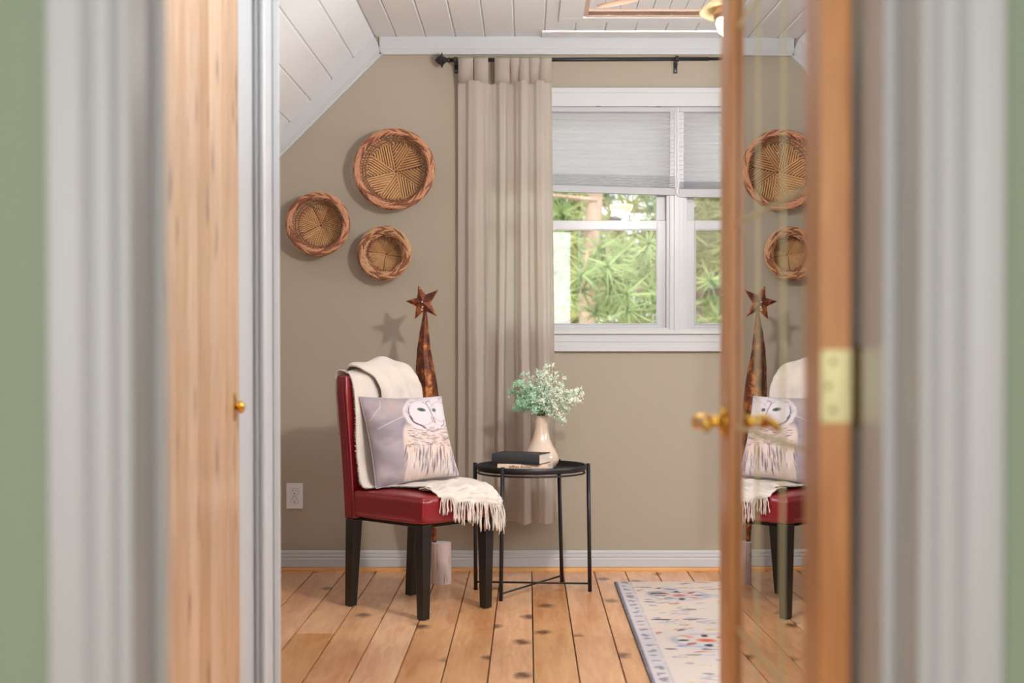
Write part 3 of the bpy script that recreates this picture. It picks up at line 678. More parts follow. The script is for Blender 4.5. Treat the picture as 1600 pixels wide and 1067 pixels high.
# ------------------------------------------------------------------ wicker baskets
def basket(px, py, rpx, depth, baseR, ns, label, mrim, mbase, seed, wide=False):
    D = YW-depth; cx, cz = X(px, D), Z(py, D); R = rpx*D/2200; rnd = random.Random(seed)
    t = thing('wicker_basket', label, 'basket', (cx, YW, cz), 0, 'wicker baskets on the wall')
    # local: opening towards -Y. u,v in plane (x,z), h = height from base
    def P(r, a, h): return (r*math.cos(a), -h, r*math.sin(a))
    br = R*baseR
    # pinwheel base
    b = MB(); nsec = 8; g = .009; sw = br*math.tan(PI/nsec)*2*.5
    for k in range(nsec):
        a = k*2*PI/nsec+rnd.uniform(-.04, .04)+seed; d = (math.cos(a), math.sin(a)); nvec = (-d[1], d[0])
        cnt = ns
        for j in range(cnt):
            off = (j+.3)/cnt*br*.68
            # stick parallel to d, starting on edge of neighbouring sector
            st = off*math.tan(PI/2-2*PI/nsec)*.98+.003
            en = math.sqrt(max(0, (br*1.02)**2-off**2))
            if st > en: continue
            w_ = br*.68/cnt*rnd.uniform(.36, .47); hh_ = g+.0025*((k % 2))+rnd.uniform(-.001, .001)
            p0 = (d[0]*st+nvec[0]*off, -hh_-.001, d[1]*st+nvec[1]*off)
            en *= rnd.uniform(.97, 1.03); a1 = math.atan2(d[1]*en+nvec[1]*off, d[0]*en+nvec[0]*off)
            p1 = (d[0]*en+nvec[0]*off, -hh_, d[1]*en+nvec[1]*off)
            ro = math.hypot(p1[0], p1[2]); a2 = a1+.10
            p2 = P(ro+(R-ro)*.35, a2, g+depth*.3); p3 = P(ro+(R*.93-ro)*.9, a2+.10, depth*.8)
            b.tube([p0, p1, p2, p3], [w_, w_, w_*.6, w_*.45], 6)
    b.build('base_splints', mbase, t, smooth=True, fix=False)
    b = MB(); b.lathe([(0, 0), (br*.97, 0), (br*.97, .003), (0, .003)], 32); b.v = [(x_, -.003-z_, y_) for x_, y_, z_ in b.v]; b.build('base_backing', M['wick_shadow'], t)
    # side stakes crossing + weavers
    b = MB(); NS = int(40*R/.19)+12
    for k in range(NS):
        for sg in (-1, 1):
            a = 2*PI*k/NS; b.tube([P(br*.98, a, .008), P((br+R)/2, a+sg*.06, depth*.42), P(R*.94, a+sg*.16, depth*.88)], .0019, 4)
    for f in (.25, .45, .65):
        for ph in (0, PI):
            n = NS*4; b.tube([P(br+(R*.96-br)*f+.0025*math.sin(i*PI/4*2+ph), 2*PI*i/n, depth*(.08+f)+.002*math.cos(i*PI/4*2+ph)) for i in range(n)], .0021, 4, closed=True)
    b.build('side_weave', M['wick_dark'], t, smooth=True, fix=False)
    # braided rim: rows of short overlapping rods slanting in turn one way and the other
    b = MB(); rows_ = [(R+.002, depth-.020, R-.006, depth-.002, 1), (R-.001, depth-.004, R-.017, depth+.004, -1), (R-.013, depth+.003, R-.030, depth-.004, 1)]
    if wide: rows_ += [(R-.026, depth-.002, R-.038, depth-.02, -1), (R-.036, depth-.018, R-.046, depth-.04, 1)]
    N_ = int(2*PI*R/.026)
    for (r0_, h0_, r1_, h1_, sg) in rows_:
        for k in range(N_):
            a = 2*PI*k/N_+rnd.uniform(-.02, .02); sp_ = .066/R; w_ = rnd.uniform(.0038, .0048)
            pts = []
            for q in range(6):
                f = q/5; bul = math.sin(PI*f)*.007
                pts.append(P(r0_+(r1_-r0_)*f+bul*.4, a+sg*sp_*f, h0_+(h1_-h0_)*f+bul))
            b.tube(pts, [w_*.6, w_, w_*1.1, w_*1.1, w_*.9, w_*.5], 6, mi=1 if rnd.random() < .42 else 0)
    core = MB(); core.tube([P(R-.013, 2*PI*i/60, depth-.013) for i in range(60)], .010, 8, closed=True); core.build('rim_core', M['wick_shadow'], t, smooth=True)  # core coloured dark so the gaps between rods look shaded
    b.build('braided_rim', [mrim, M['wick_knot']], t, smooth=True, fix=False)
    c = MB().lathe([(0, .004), (.0035, .003), (.004, 0), (0, 0)], 10); MB().add([(x2, -.014-z2, y2+br*.72) for x2, y2, z2 in c.v], c.f).build('nail', M['vinyl'], t)
basket(616, 264.5, 62, .115, .70, 8, 'largest wicker basket, high on the wall nearest the curtain', M['wick_rim'], M['wick_base'], 1)
basket(497, 350, 48.5, .11, .62, 7, 'mid sized reddish wicker basket nearest the sloped ceiling trim', M['wick_rim'], M['wick_base'], 2)
basket(600.5, 395.5, 41, .105, .58, 8, 'smallest brown wicker basket, lowest on the wall', M['wick_brown'], M['wick_base'], 3, wide=True)

# ------------------------------------------------------------------ outlet
ou = thing('wall_outlet', 'white double socket outlet low on the beige wall', 'outlet', (wx(460), YW, wz(775)))
MB().box(-.0405, .0405, -.006, 0, -.0625, .0625).build('cover_plate', M['plastic'], ou, bevel=.002)
for sz in (.021, -.021):
    b = MB(); poly = [(.018*math.cos(a*PI/12)*1.0, sz+max(-.0155, min(.0155, .019*math.sin(a*PI/12)))) for a in range(24)]
    rc = b.prism(poly, 'y', -.0085, -.006).build('socket', M['plastic'], ou)
    b = MB(); b.box(-.0085, -.0062, -.0089, -.0084, sz+.0, sz+.010).box(.0062, .0085, -.0089, -.0084, sz+.001, sz+.009)
    c = [(.0032*math.cos(a*PI/6), sz-.008+.0032*math.sin(a*PI/6)) for a in range(12)]; b.prism(c, 'y', -.0089, -.0084); b.build('slot', M['slot'], rc)
    ring = [(.0187*math.cos(a*PI/12), -.0062, sz+max(-.0162, min(.0162, .0197*math.sin(a*PI/12)))) for a in range(24)]
    MB().tube(ring, .0007, 4, closed=True).build('socket_edge', M['grey'], rc)
b = MB(); b.prism([(.0025*math.cos(a*PI/6), .0025*math.sin(a*PI/6)) for a in range(12)], 'y', -.0075, -.006); b.build('screw', M['grey'], ou)

# ------------------------------------------------------------------ rug
def vnoise(x, y, seed):
    rs = np.random.RandomState(seed); T_ = rs.rand(64, 64)
    xi = np.floor(x).astype(int); yi = np.floor(y).astype(int); fx = x-xi; fy = y-yi; fx = fx*fx*(3-2*fx); fy = fy*fy*(3-2*fy)
    g = lambda a, b: T_[a % 64, b % 64]
    return (g(xi,yi)*(1-fx)+g(xi+1,yi)*fx)*(1-fy)+(g(xi,yi+1)*(1-fx)+g(xi+1,yi+1)*fx)*fy
def fbm(x, y, seed, o=4):
    s = 0; a = .5
    for i in range(o): s = s+a*vnoise(x*2**i, y*2**i, seed+i); a *= .5
    return s
def paint(me, cols):
    at = me.color_attributes.new('paint', 'FLOAT_COLOR', 'POINT'); at.data.foreach_set('color', cols.astype(np.float32).ravel())
def lin(r, g, b): return np.array(srgb(r, g, b)[:3])
def mixc(C, m, c): return C*(1-m[:, None])+np.array(c)[None, :]*m[:, None]
def sst(a, b, x): t = np.clip((x-a)/(b-a), 0, 1); return t*t*(3-2*t)
rug = thing('rug', 'distressed cream oriental rug with blue and orange motifs on the pine floor', 'rug', (.402, 3.75, .0))
RWd, RL = 1.66, 2.76; nx, ny = 210, 380
xs = np.linspace(0, RWd, nx); ys = np.linspace(0, RL, ny)
b = MB().grid([[(float(x_), float(y_), .0065) for x_ in xs] for y_ in ys])
o = b.build('pile', vcol_mat('rug_pile', .95, .6, 260), rug, fix=False)
GX, GY = np.meshgrid(xs, ys); gx = GX.ravel(); gy = (RL-GY).ravel()     # gy: distance from the far (back) edge
C = np.tile(lin(214, 198, 186), (len(gx), 1)); navy = lin(62, 66, 96); blue = lin(140, 150, 176); org = lin(226, 122, 78); red = lin(184, 88, 72); gold = lin(206, 164, 112); navy = lin(44, 48, 78)
wob = fbm(gx*14, gy*14, 5)-.5
C = mixc(C, sst(.52, .75, fbm(gx*9, gy*5, 9))*.45, lin(184, 186, 200))
C = mixc(C, sst(.54, .7, fbm(gx*6, gy*16, 19))*.3, lin(226, 190, 160))
def blob(cx, cy, rx, ry, col, s=1.0, ring=0, rot=0):
    global C
    dx = gx-cx+wob*.02; dy = gy-cy+wob*.02; c_, s_ = math.cos(rot), math.sin(rot)
    q = np.sqrt(((dx*c_+dy*s_)/rx)**2+((-dx*s_+dy*c_)/ry)**2)
    m = 1-sst(.75, 1.1, q)
    if ring: m = m*sst(1-ring-.1, 1-ring+.05, q)
    m = m*s*sst(.28, .5, fbm(gx*40, gy*40, 31)+.12); C = mixc(C, m, col)
rs = random.Random(5)
# medallions in a column pattern, repeated
for my in (.36, 1.30, 2.25):
    for mxx in (.26, .83, 1.40):
        blob(mxx, my, .14, .13, blue, .8, .16); blob(mxx, my, .04, .035, org, .9); blob(mxx, my, .02, .018, red, .9)
        for k_ in range(8):
            a = k_*PI/4; blob(mxx+.085*math.cos(a), my+.085*math.sin(a), .028, .016, [navy, org, navy, red][k_ % 4], .95, 0, a)
        for k_ in range(12):
            a = k_*PI/6+.2; blob(mxx+.22*math.cos(a), my+.20*math.sin(a), .03, .012, [navy, gold, blue, red][k_ % 4], .8, 0, a+1.2)
for my, mxx in ((1.86, .62), (1.78, .55), (.83, .82), (2.3, .9), (1.9, 1.1)):
    blob(mxx, my, .09, .035, org, .95, 0, .3); blob(mxx+.08, my+.1, .06, .03, org, .8, 0, -.2)
for q in range(420):
    blob(rs.uniform(.1, RWd-.1), rs.uniform(.03, RL-.05), rs.uniform(.015, .05), rs.uniform(.006, .018), rs.choice([navy, blue, blue, navy, gold, red, lin(130,120,130)]), rs.uniform(.45, 1), rs.choice([0, 0, .3]), rs.uniform(-.5, .5))
for q in range(34):
    yy = rs.uniform(.1, 2.7); blob(rs.uniform(.25, 1.4), yy, rs.uniform(.1, .2), rs.uniform(.02, .05), blue, rs.uniform(.3, .6), rs.choice([0, .25]), 0)
# border strip
bd = (gx < .07) | (gx > RWd-.07)
m = bd.astype(float)*.5*sst(.25, .6, fbm(gx*20, gy*20, 61)+.15); C = mixc(C, m, lin(186, 184, 200))
st = (np.abs(gx-.07) < .005); C = mixc(C, st*.35*sst(.3, .5, fbm(gx*30, gy*24, 67)+.05), lin(130, 136, 160))
mk = ((np.abs(gx-.045) < .014) & (np.sin(gy*70+9*wob) > .5)); C = mixc(C, mk*.55*sst(.3, .55, fbm(gx*30, gy*30, 77)+.1), navy)
C = mixc(C, (gx < .01)*1.0, lin(120, 112, 122))
C = mixc(C, sst(.5, .8, fbm(gx*55, gy*70, 41))*.3, lin(216, 202, 190))
paint(o.data, np.hstack([C, np.ones((len(C), 1))]))
MB().box(-.002, RWd+.002, -.002, RL+.002, .0003, .006).build('backing', M['bookblack'], rug)

# ------------------------------------------------------------------ chair
CC = (-.461, 5.91); CR = math.atan2(.73, .683); 
Mc = Matrix.Translation((CC[0], CC[1], 0)) @ Matrix.Rotation(CR, 4, 'Z')
chair = thing('dining_chair', 'red leather dining chair with black wooden legs beside the tray table', 'chair', (CC[0], CC[1], 0), CR)
def softbox(name, f, nu, nv, nw, m, parent, r=.02):
    # bevelled box subdivided then mapped through f (for leather softness)
    bm = bmesh.new(); bmesh.ops.create_cube(bm, size=1)
    bmesh.ops.subdivide_edges(bm, edges=bm.edges, cuts=7, use_grid_fill=True)
    for v in bm.verts: v.co = Vector(f(v.co.x+.5, v.co.y+.5, v.co.z+.5))
    me = bpy.data.meshes.new(name); bm.to_mesh(me); bm.free(); me.materials.append(m); o = bpy.data.objects.new(name, me); COL.objects.link(o); o.parent = parent
    me.polygons.foreach_set('use_smooth', [True]*len(me.polygons))
    b_ = o.modifiers.new('b', 'BEVEL'); b_.width = r; b_.segments = 4; b_.limit_method = 'ANGLE'; b_.angle_limit = math.radians(50)
    return o
def seatf(u, v, w_):
    x = -.207+.414*u; y = -.252+.432*v; z = .384+.112*w_
    dome = math.sin(PI*min(1, max(0, u)))*math.sin(PI*v)
    if w_ > .99: z += .012*dome**.6
    if v < .01: y -= .006*math.sin(PI*u)*math.sin(PI*w_)
    if w_ < .01: z += .0
    return (x, y, z)
softbox('seat', seatf, 1, 1, 1, M['leather'], chair, .022)
def backf(u, v, w_):
    z = .374+.600*w_; rake = .060*w_**1.3
    x = -.205+(.41-.02*w_)*u; y = .176+rake+.062*v
    if w_ > .8: x += (.5-u)*.016*((w_-.8)/.2)**2
    y -= .006*math.sin(PI*u)*math.sin(PI*w_) if v < .5 else 0
    return (x, y, z)
softbox('backrest', backf, 1, 1, 1, M['leather'], chair, .018)
# piping seam down the back's side
for sx in (-.2065, .1965):
    b = MB(); b.tube([(sx-(0 if sx < 0 else 0), .176+.060*w_**1.3+.012, .38+.57*w_) for w_ in [i/10 for i in range(11)]], .0016, 5)
    b.build('seam_piping', M['stitch'], chair, smooth=True)
MB().box(-.17, .17, -.215, .2, .366, .384).build('seat_lining', M['lining'], chair, bevel=.006)
def leg(x, y, top, bot, zt, dx, dy, cx_=0):
    return MB().hexa([(x+dx-bot, y+dy-bot, .003), (x+dx+bot, y+dy-bot, .003), (x+dx+bot, y+dy+bot, .003), (x+dx-bot, y+dy+bot, .003), (x-top, y-top, zt), (x+top, y-top, zt), (x+top, y+top, zt), (x-top, y+top, zt)])
for (x, y, dx, dy, zt) in ((-.177, -.222, 0, 0, .383), (.178, -.222, 0, 0, .383), (-.180, .203, 0, .022, .374), (.172, .203, -.008, .026, .374)):
    lg = leg(x, y, .0255, .0185, zt, dx, dy).build('leg', M['legwood'], chair, bevel=.003)
    MB().tube([(x+dx, y+dy, 0), (x+dx, y+dy, .004)], .012, 12).build('foot_glide', M['grey'], lg)

# ------------------------------------------------------------------ throw blanket
def sheet(rows, nu=40, nv=None, amp=.006, seed=0, wr=0):
    nr = len(rows); nv = nv or (nr-1)*8
    out = []
    for j in range(nv+1):
        t = j/nv*(nr-1)
        cols = [crom([r[c] for r in rows], t) for c in range(len(rows[0]))]
        row = []
        for i in range(nu+1):
            u = i/nu*(len(cols)-1); p = Vector(crom(cols, u)); row.append(p)
        out.append(row)
    # wrinkles: displace along normal
    res = []
    for j in range(len(out)):
        r_ = []
        for i in range(nu+1):
            p = out[j][i]; a = out[min(j+1, nv)][i]-out[max(j-1, 0)][i]; c = out[j][min(i+1, nu)]-out[j][max(i-1, 0)]
            n_ = a.cross(c)
            if n_.length > 1e-9: n_.normalize()
            u = i/nu; v = j/nv
            d = amp*(math.sin(u*wr*2*PI+1.5*math.sin(v*5+seed)+seed)*.6+noise.noise(Vector((u*4+seed, v*9, seed)))*.9)
            r_.append(p+n_*d)
        res.append(r_)
    return res
th = thing('throw_blanket', 'cream fringed throw draped over the red chair back and seat', 'blanket', (CC[0], CC[1], 0), CR)
def rw(x0, x1, y0, y1, z0, z1, n=5, arch=0):
    return [(x0+(x1-x0)*i/(n-1), y0+(y1-y0)*i/(n-1), z0+(z1-z0)*i/(n-1)+arch*math.sin(PI*i/(n-1))) for i in range(n)]
A = [rw(-.17,.19,.318,.318,.72,.70), rw(-.178,.18,.325,.325,.9,.9), rw(-.18,.185,.318,.318,.975,.98), rw(-.18,.186,.285,.285,.992,1.0), rw(-.178,.184,.232,.232,.978,.985), rw(-.176,.184,.212,.21,.92,.92),
     rw(-.182,.19,.196,.19,.82,.82), rw(-.195,.17,.178,.172,.70,.70), rw(-.198,.17,.160,.15,.60,.60), rw(-.203,.16,.135,.12,.535,.54), rw(-.200,.16,.105,.06,.512,.535), rw(-.155,.18,.085,-.01,.512,.53), rw(-.115,.205,.03,-.06,.514,.53), rw(-.105,.222,-.07,-.11,.517,.53), rw(-.10,.226,-.16,-.16,.52,.522)]
b = MB(); gA = sheet(A, 60, 130, .009, 1.3, 3.5); b.grid(gA)
# last drape over the front edge
Bq = [[(-.115,-.13,.517), (-.04,-.14,.528), (.05,-.14,.538), (.12,-.14,.536), (.18,-.14,.524), (.206,-.11,.514)],
      [(-.125,-.19,.515), (-.045,-.215,.52), (.045,-.228,.526), (.12,-.235,.524), (.185,-.235,.512), (.216,-.16,.504)],
      [(-.125,-.238,.507), (-.045,-.266,.499), (.045,-.276,.500), (.12,-.284,.492), (.19,-.276,.480), (.222,-.21,.488)],
      [(-.115,-.266,.490), (-.035,-.285,.470), (.045,-.288,.462), (.12,-.292,.450), (.195,-.288,.438), (.226,-.235,.470)]]
gB = sheet(Bq, 60, 34, .0105, 3.1, 5); b.grid(gB)
body = b.build('cloth', M['throw'], th, smooth=True, solid=.005, fix=False)
# folded-over upper layer on top of the back
Cq = [[(-.10,.325,.86), (0,.335,.86), (.10,.335,.86), (.18,.33,.86)],
      [(-.13,.325,.985), (-.02,.335,1.005), (.09,.335,1.01), (.186,.325,.985)],
      [(-.135,.285,1.012), (-.03,.285,1.035), (.09,.28,1.035), (.188,.28,.992)],
      [(-.115,.228,1.000), (-.02,.225,1.018), (.10,.22,1.015), (.187,.225,.978)],
      [(-.065,.190,.95), (.01,.185,.95), (.11,.185,.95), (.185,.195,.94)],
      [(-.045,.176,.88), (.03,.168,.87), (.11,.168,.87), (.184,.178,.87)],
      [(-.06,.165,.78), (.03,.155,.78), (.1,.155,.78), (.18,.165,.78)]]
gC = sheet(Cq, 44, 70, .009, 5.2, 2.6)
MB().grid(gC).build('folded_layer', M['throw'], th, smooth=True, solid=.009, fix=False)
# fringe
b = MB(); rnd = random.Random(9)
last = gB[-1]
def strand(p, L, outv, sag=1):
    pts = [p]; d = Vector(outv); cur = Vector(p); n = 7
    for i in range(1, n+1):
        f = i/n; cur = cur+Vector((d.x*(1-f)*L/n*1.2+rnd.gauss(0, .0012), d.y*(1-f)*L/n*1.2+rnd.gauss(0, .0008), -L/n*(.75+.4*f)*sag)); pts.append(cur.copy())
    r0 = rnd.uniform(.0019, .0027)
    b.tube(pts, [r0*.9]+[r0]*(n-2)+[r0*1.5, r0*1.2], 5)
for i in range(74):
    t = i/73*60; k0 = min(int(t), 59); f = t-k0; p = last[k0].lerp(last[k0+1], f)
    L = rnd.uniform(.07, .10)+ (.03 if i > 34 else 0)*rnd.uniform(.4, 1)
    if i < 8: L *= .7
    strand(p+Vector((0, -.002, 0)), L, (rnd.uniform(-.35, .35)+(.3 if i > 66 else 0), -.12, 0))
for i in range(26):     # side fringe poking out over the seat's far edge
    t = i/25; j = int(t*(len(gB)-1)); p = gB[j][-1]
    L = rnd.uniform(.03, .05); strand(p, L, (1.3, -.4+rnd.gauss(0, .3), 0), .45)
fr = b.build('fringe', M['throw'], th, smooth=True, fix=False); fr['kind'] = 'stuff'
# fuzzy side edge
b = MB()
for j in range(28, 124):
    for q in range(5):
        p = gA[min(j, len(gA)-1)][0].lerp(gA[min(j+1, len(gA)-1)][0], rnd.random()); d = Vector((-1, rnd.gauss(0,.5), rnd.gauss(0,.6))).normalized()*rnd.uniform(.004, .010)
        b.tube([p, p+d], [.0008, .0003], 3, caps=False)
fz = b.build('fuzzy_edge', M['throw'], th, fix=False); fz['kind'] = 'stuff'

# ------------------------------------------------------------------ cushion with owl print
cu = thing('cushion', 'square grey lavender cushion printed with an owl, leaning on the chair back', 'cushion', (CC[0], CC[1], 0), CR)
qBL = Vector((-.176, .066, .508)); qBR = Vector((.175, -.064, .548)); qTL = Vector((-.160, .190, .886)); qTR = Vector((.187, .058, .880))
nC = 200; th_ = .075
nrm_ = (qBR-qBL).cross(qTL-qBL).normalized()
if (Mc.to_3x3() @ nrm_).y > 0: nrm_ = -nrm_
rows = []; UV = []
def prof1(s):  # pillow bulge
    return (max(0, 1-abs(2*s-1)**2.4))
for j in range(nC+1):
    v = j/nC; r_ = []
    for i in range(nC+1):
        u = i/nC
        # concave sides
        pin = .026; uu = u+(.5-u)*2*pin*math.sin(PI*v)*abs(2*u-1)**2; vv = v+(.5-v)*2*pin*math.sin(PI*u)*abs(2*v-1)**2
        p = (qBL*(1-uu)+qBR*uu)*(1-vv)+(qTL*(1-uu)+qTR*uu)*vv
        h = th_*(prof1(u)*prof1(v))**.55
        h += .004*noise.noise(Vector((u*3.5+vv*1.0, v*6, 3)))*min(1, prof1(u)*prof1(v)*4)
        h += .005*math.sin((u*.9+v*2.2)*9)*max(0, 1-u*2.6)*min(1, prof1(v)*3)*min(1, prof1(u)*3)
        r_.append(p+nrm_*h); UV.append((u, v))
    rows.append(r_)
o = MB().grid(rows).build('printed_front', vcol_mat('cushion_print', .75, .25, 500, .2), cu, smooth=True, fix=False)
UV = np.array(UV); u = UV[:, 0]; v = UV[:, 1]
px = (587+(716-587)*u)*(1-v)+(563+(691-563)*u)*v; py = (768+(748-768)*u)*(1-v)+(620+(624-620)*u)*v
# painting in photograph pixels
base_ = lin(172, 160, 168); C = np.tile(base_, (len(px), 1))
C = mixc(C, sst(.35, .7, fbm(px/30, py/22, 3))*.7, lin(196, 178, 178)); C = mixc(C, sst(.45, .75, fbm(px/26+9, py/18, 13))*.6, lin(138, 128, 150))
C = mixc(C, np.exp(-(((px-610)/22)**2+((py-640)/16)**2))*.5, lin(214, 190, 176))
def seg(x0, y0, x1, y1, w_, col, s=.9, taper=False):
    global C
    dx, dy = x1-x0, y1-y0; L2 = dx*dx+dy*dy+1e-9; t = np.clip(((px-x0)*dx+(py-y0)*dy)/L2, 0, 1)
    d = np.hypot(px-x0-t*dx, py-y0-t*dy); ww = w_*(1-.75*np.abs(2*t-1)**1.5) if taper else w_
    C = mixc(C, (1-sst(ww*.55, ww*1.15+.2, d))*s, col)
def curve(pts, w_, col, s=.9):
    P_ = [crom(pts, t*(len(pts)-1)/14) for t in range(15)]
    for a, b_ in zip(P_, P_[1:]): seg(a[0], a[1], b_[0], b_[1], w_, col, s)
seg(590, 640, 574, 662, .9, lin(226, 216, 222), .6); seg(584, 678, 622, 660, .9, lin(226, 214, 216), .6); seg(590, 628, 588, 650, .7, lin(222, 212, 218), .4)
# owl silhouette
def ell(cx, cy, rx, ry, rot=0):
    c_, s_ = math.cos(rot), math.sin(rot); dx = px-cx; dy = py-cy
    return np.sqrt(((dx*c_+dy*s_)/rx)**2+((-dx*s_+dy*c_)/ry)**2)
head = ell(663, 652, 40, 34); bodyL = 621+np.clip((py-690)/70, 0, 1)*8-np.clip((690-py)/30, 0, 1)*-6
inb = sst(bodyL-3, bodyL+2, px)*sst(668, 682, py); inh = 1-sst(.94, 1.05, head+(fbm(px/5, py/5, 7)-.5)*.1)
cream = lin(232, 212, 204); pale = lin(232, 222, 228)
C = mixc(C, np.maximum(inb, inh), cream); C = mixc(C, inh*.75, pale); C = mixc(C, inb*sst(.4, .7, fbm(px/14, py/14, 77))*.5, lin(238, 202, 178)); C = mixc(C, inb*sst(690, 712, px)*.6, lin(216, 206, 220))
rs = random.Random(12); dk = lin(120, 104, 116); dkb = lin(136, 106, 98); ltp = lin(190, 176, 190)
for q in range(60):   # feather barring on head
    a = rs.uniform(PI*.95, PI*2.05); r_ = rs.uniform(.78, .98); x_ = 663+40*r_*math.cos(a); y_ = 652+34*r_*math.sin(a); seg(x_, y_, x_+rs.uniform(2, 6), y_+rs.uniform(-2, 2), .6, ltp, .7)
for (cx, cy, r0) in ((652, 653, 23), (684, 651, 17)):
    for k_, rr in enumerate((r0, r0*.78, r0*.56)):
        q = ell(cx, cy, rr, rr*.98); C = mixc(C, np.exp(-((q-1)*rr/ .9)**2)*(.55 if k_ == 0 else .22), lin(186, 170, 188))
    q = ell(cx, cy, r0, r0); C = mixc(C, (1-sst(.8, .95, q))*.35, lin(238, 232, 236))
curve([(632, 660), (638, 670), (650, 676), (656, 680)], 1.2, lin(96, 84, 100)); curve([(632, 645), (631, 655), (636, 665)], .8, lin(110, 98, 120), .8)
curve([(668, 632), (661, 636), (666, 650), (669, 662)], .9, lin(150, 130, 152), .7); curve([(655, 634), (662, 641), (666, 652)], .7, lin(160, 140, 160), .6)
q = ell(651.5, 649, 7.2, 3.3, .22); C = mixc(C, 1-sst(.8, 1.15, q), lin(96, 108, 104)); q = ell(651.5, 649, 3, 2.2); C = mixc(C, (1-sst(.8, 1.2, q))*.7, lin(64, 70, 70))
q = ell(673, 649.5, 3.6, 3.2); C = mixc(C, 1-sst(.8, 1.15, q), lin(104, 112, 112))
seg(668, 661, 672, 670, 1.3, lin(214, 190, 180), .9); seg(670, 663, 673.5, 671.5, .7, lin(110, 94, 104), .9); seg(666, 662, 669, 670, .5, lin(120, 100, 110), .7)
curve([(684, 676), (690, 672), (692, 664)], .8, lin(140, 124, 146), .7)
for q in range(130):  # horizontal barring below the face
    y_ = rs.uniform(679, 708); x_ = rs.uniform(624, 706); L_ = rs.uniform(4, 10); cv = (x_-662)*.10; seg(x_, y_-cv*.3, x_+L_, y_-cv*.3+(x_-655)*-.03+rs.uniform(-1, 1.5), rs.uniform(.5, .95), rs.choice([dk, dkb, lin(160,130,120)]), rs.uniform(.45, .85), True)
for q in range(70):   # long breast streaks
    x_ = rs.uniform(624, 716); y_ = rs.uniform(704, 738); L_ = rs.uniform(12, 26); dr = (x_-662)*.09; seg(x_, y_, x_+dr*.6+rs.uniform(-2, 2), y_+L_, rs.uniform(.7, 1.5), rs.choice([dk, lin(110,94,112), lin(150,130,140)]), rs.uniform(.5, .9), True)
for q in range(60):
    x_ = rs.uniform(626, 714); y_ = rs.uniform(700, 755); seg(x_, y_, x_+rs.uniform(-2,2), y_+rs.uniform(8, 16), 1.1, lin(244, 230, 222), .5, True)
C = C*.86
paint(o.data, np.hstack([C, np.ones((len(C), 1))]))
rows2 = []
for j in range(0, nC+1, 5):
    v = j/nC; r_ = []
    for i in range(0, nC+1, 5):
        u = i/nC; pin = .026; uu = u+(.5-u)*2*pin*math.sin(PI*v)*abs(2*u-1)**2; vv = v+(.5-v)*2*pin*math.sin(PI*u)*abs(2*v-1)**2
        p = (qBL*(1-uu)+qBR*uu)*(1-vv)+(qTL*(1-uu)+qTR*uu)*vv; r_.append(p-nrm_*.04*(prof1(u)*prof1(v))**.6)
    rows2.append(r_)
MB().grid(rows2).build('back_cover', mat('cushion_back', srgb(190,182,190), .8, bump=.2, bscale=500), cu, smooth=True, fix=False)
edge = [rows[0][i] for i in range(0, nC, 4)]+[rows[j][nC] for j in range(0, nC, 4)]+[rows[nC][i] for i in range(nC, 0, -4)]+[rows[j][0] for j in range(nC, 0, -4)]
MB().tube(edge, .002, 6, closed=True).build('edge_seam', mat('cushion_seam', srgb(196,186,196), .8), cu, smooth=True, fix=False)

# ------------------------------------------------------------------ tray table
TC = (.015, 6.30)
tb = thing('tray_table', 'round black metal tray table on four thin legs beside the red chair', 'table', (TC[0], TC[1], 0))
RT = .243; zr = .568; zf = .545
MB().lathe([(0, zf), (RT-.006, zf), (RT-.001, zf+.004), (RT-.0005, zr), (RT, zr+.0015), (RT+.0025, zr), (RT+.002, zf+.002), (RT-.004, zf-.003), (0, zf-.003)], 72).build('tray', M['black'], tb, smooth=True).data.update()
feet = [(-.236-.0, 6.33), (.277, 6.285), (-.117, 6.05), (.158, 6.54)]; tops = [(-.233, 6.325), (.262, 6.29), (-.120, 6.06), (.142, 6.52)]
for (fx, fy), (tx_, ty_) in zip(feet, tops):
    d = Vector((tx_-TC[0], ty_-TC[1])); d = d.normalized()*(RT+.0115); tx2, ty2 = d.x, d.y
    MB().tube([(fx-TC[0], fy-TC[1], 0), (tx2, ty2, zr+.006)], .0088, 12).build('leg', M['black'], tb, smooth=True)
def barp(i, z): 
    f = z/.574; fx, fy = feet[i]; d = Vector((tops[i][0]-TC[0], tops[i][1]-TC[1])).normalized()*(RT+.0115)
    return ((fx-TC[0])*(1-f)+d.x*f, (fy-TC[1])*(1-f)+d.y*f, z)
MB().tube([barp(0, .036), barp(1, .036)], .0045, 8).build('crossbar', M['black'], tb, smooth=True)
MB().tube([barp(2, .03), barp(3, .03)], .0045, 8).build('crossbar', M['black'], tb, smooth=True)
b = MB(); b.tube([(RT*math.cos(a*PI/24)*.985, RT*math.sin(a*PI/24)*.985, zf-.012) for a in range(48)], .0045, 8, closed=True)
b.build('support_ring', M['black'], tb, smooth=True)

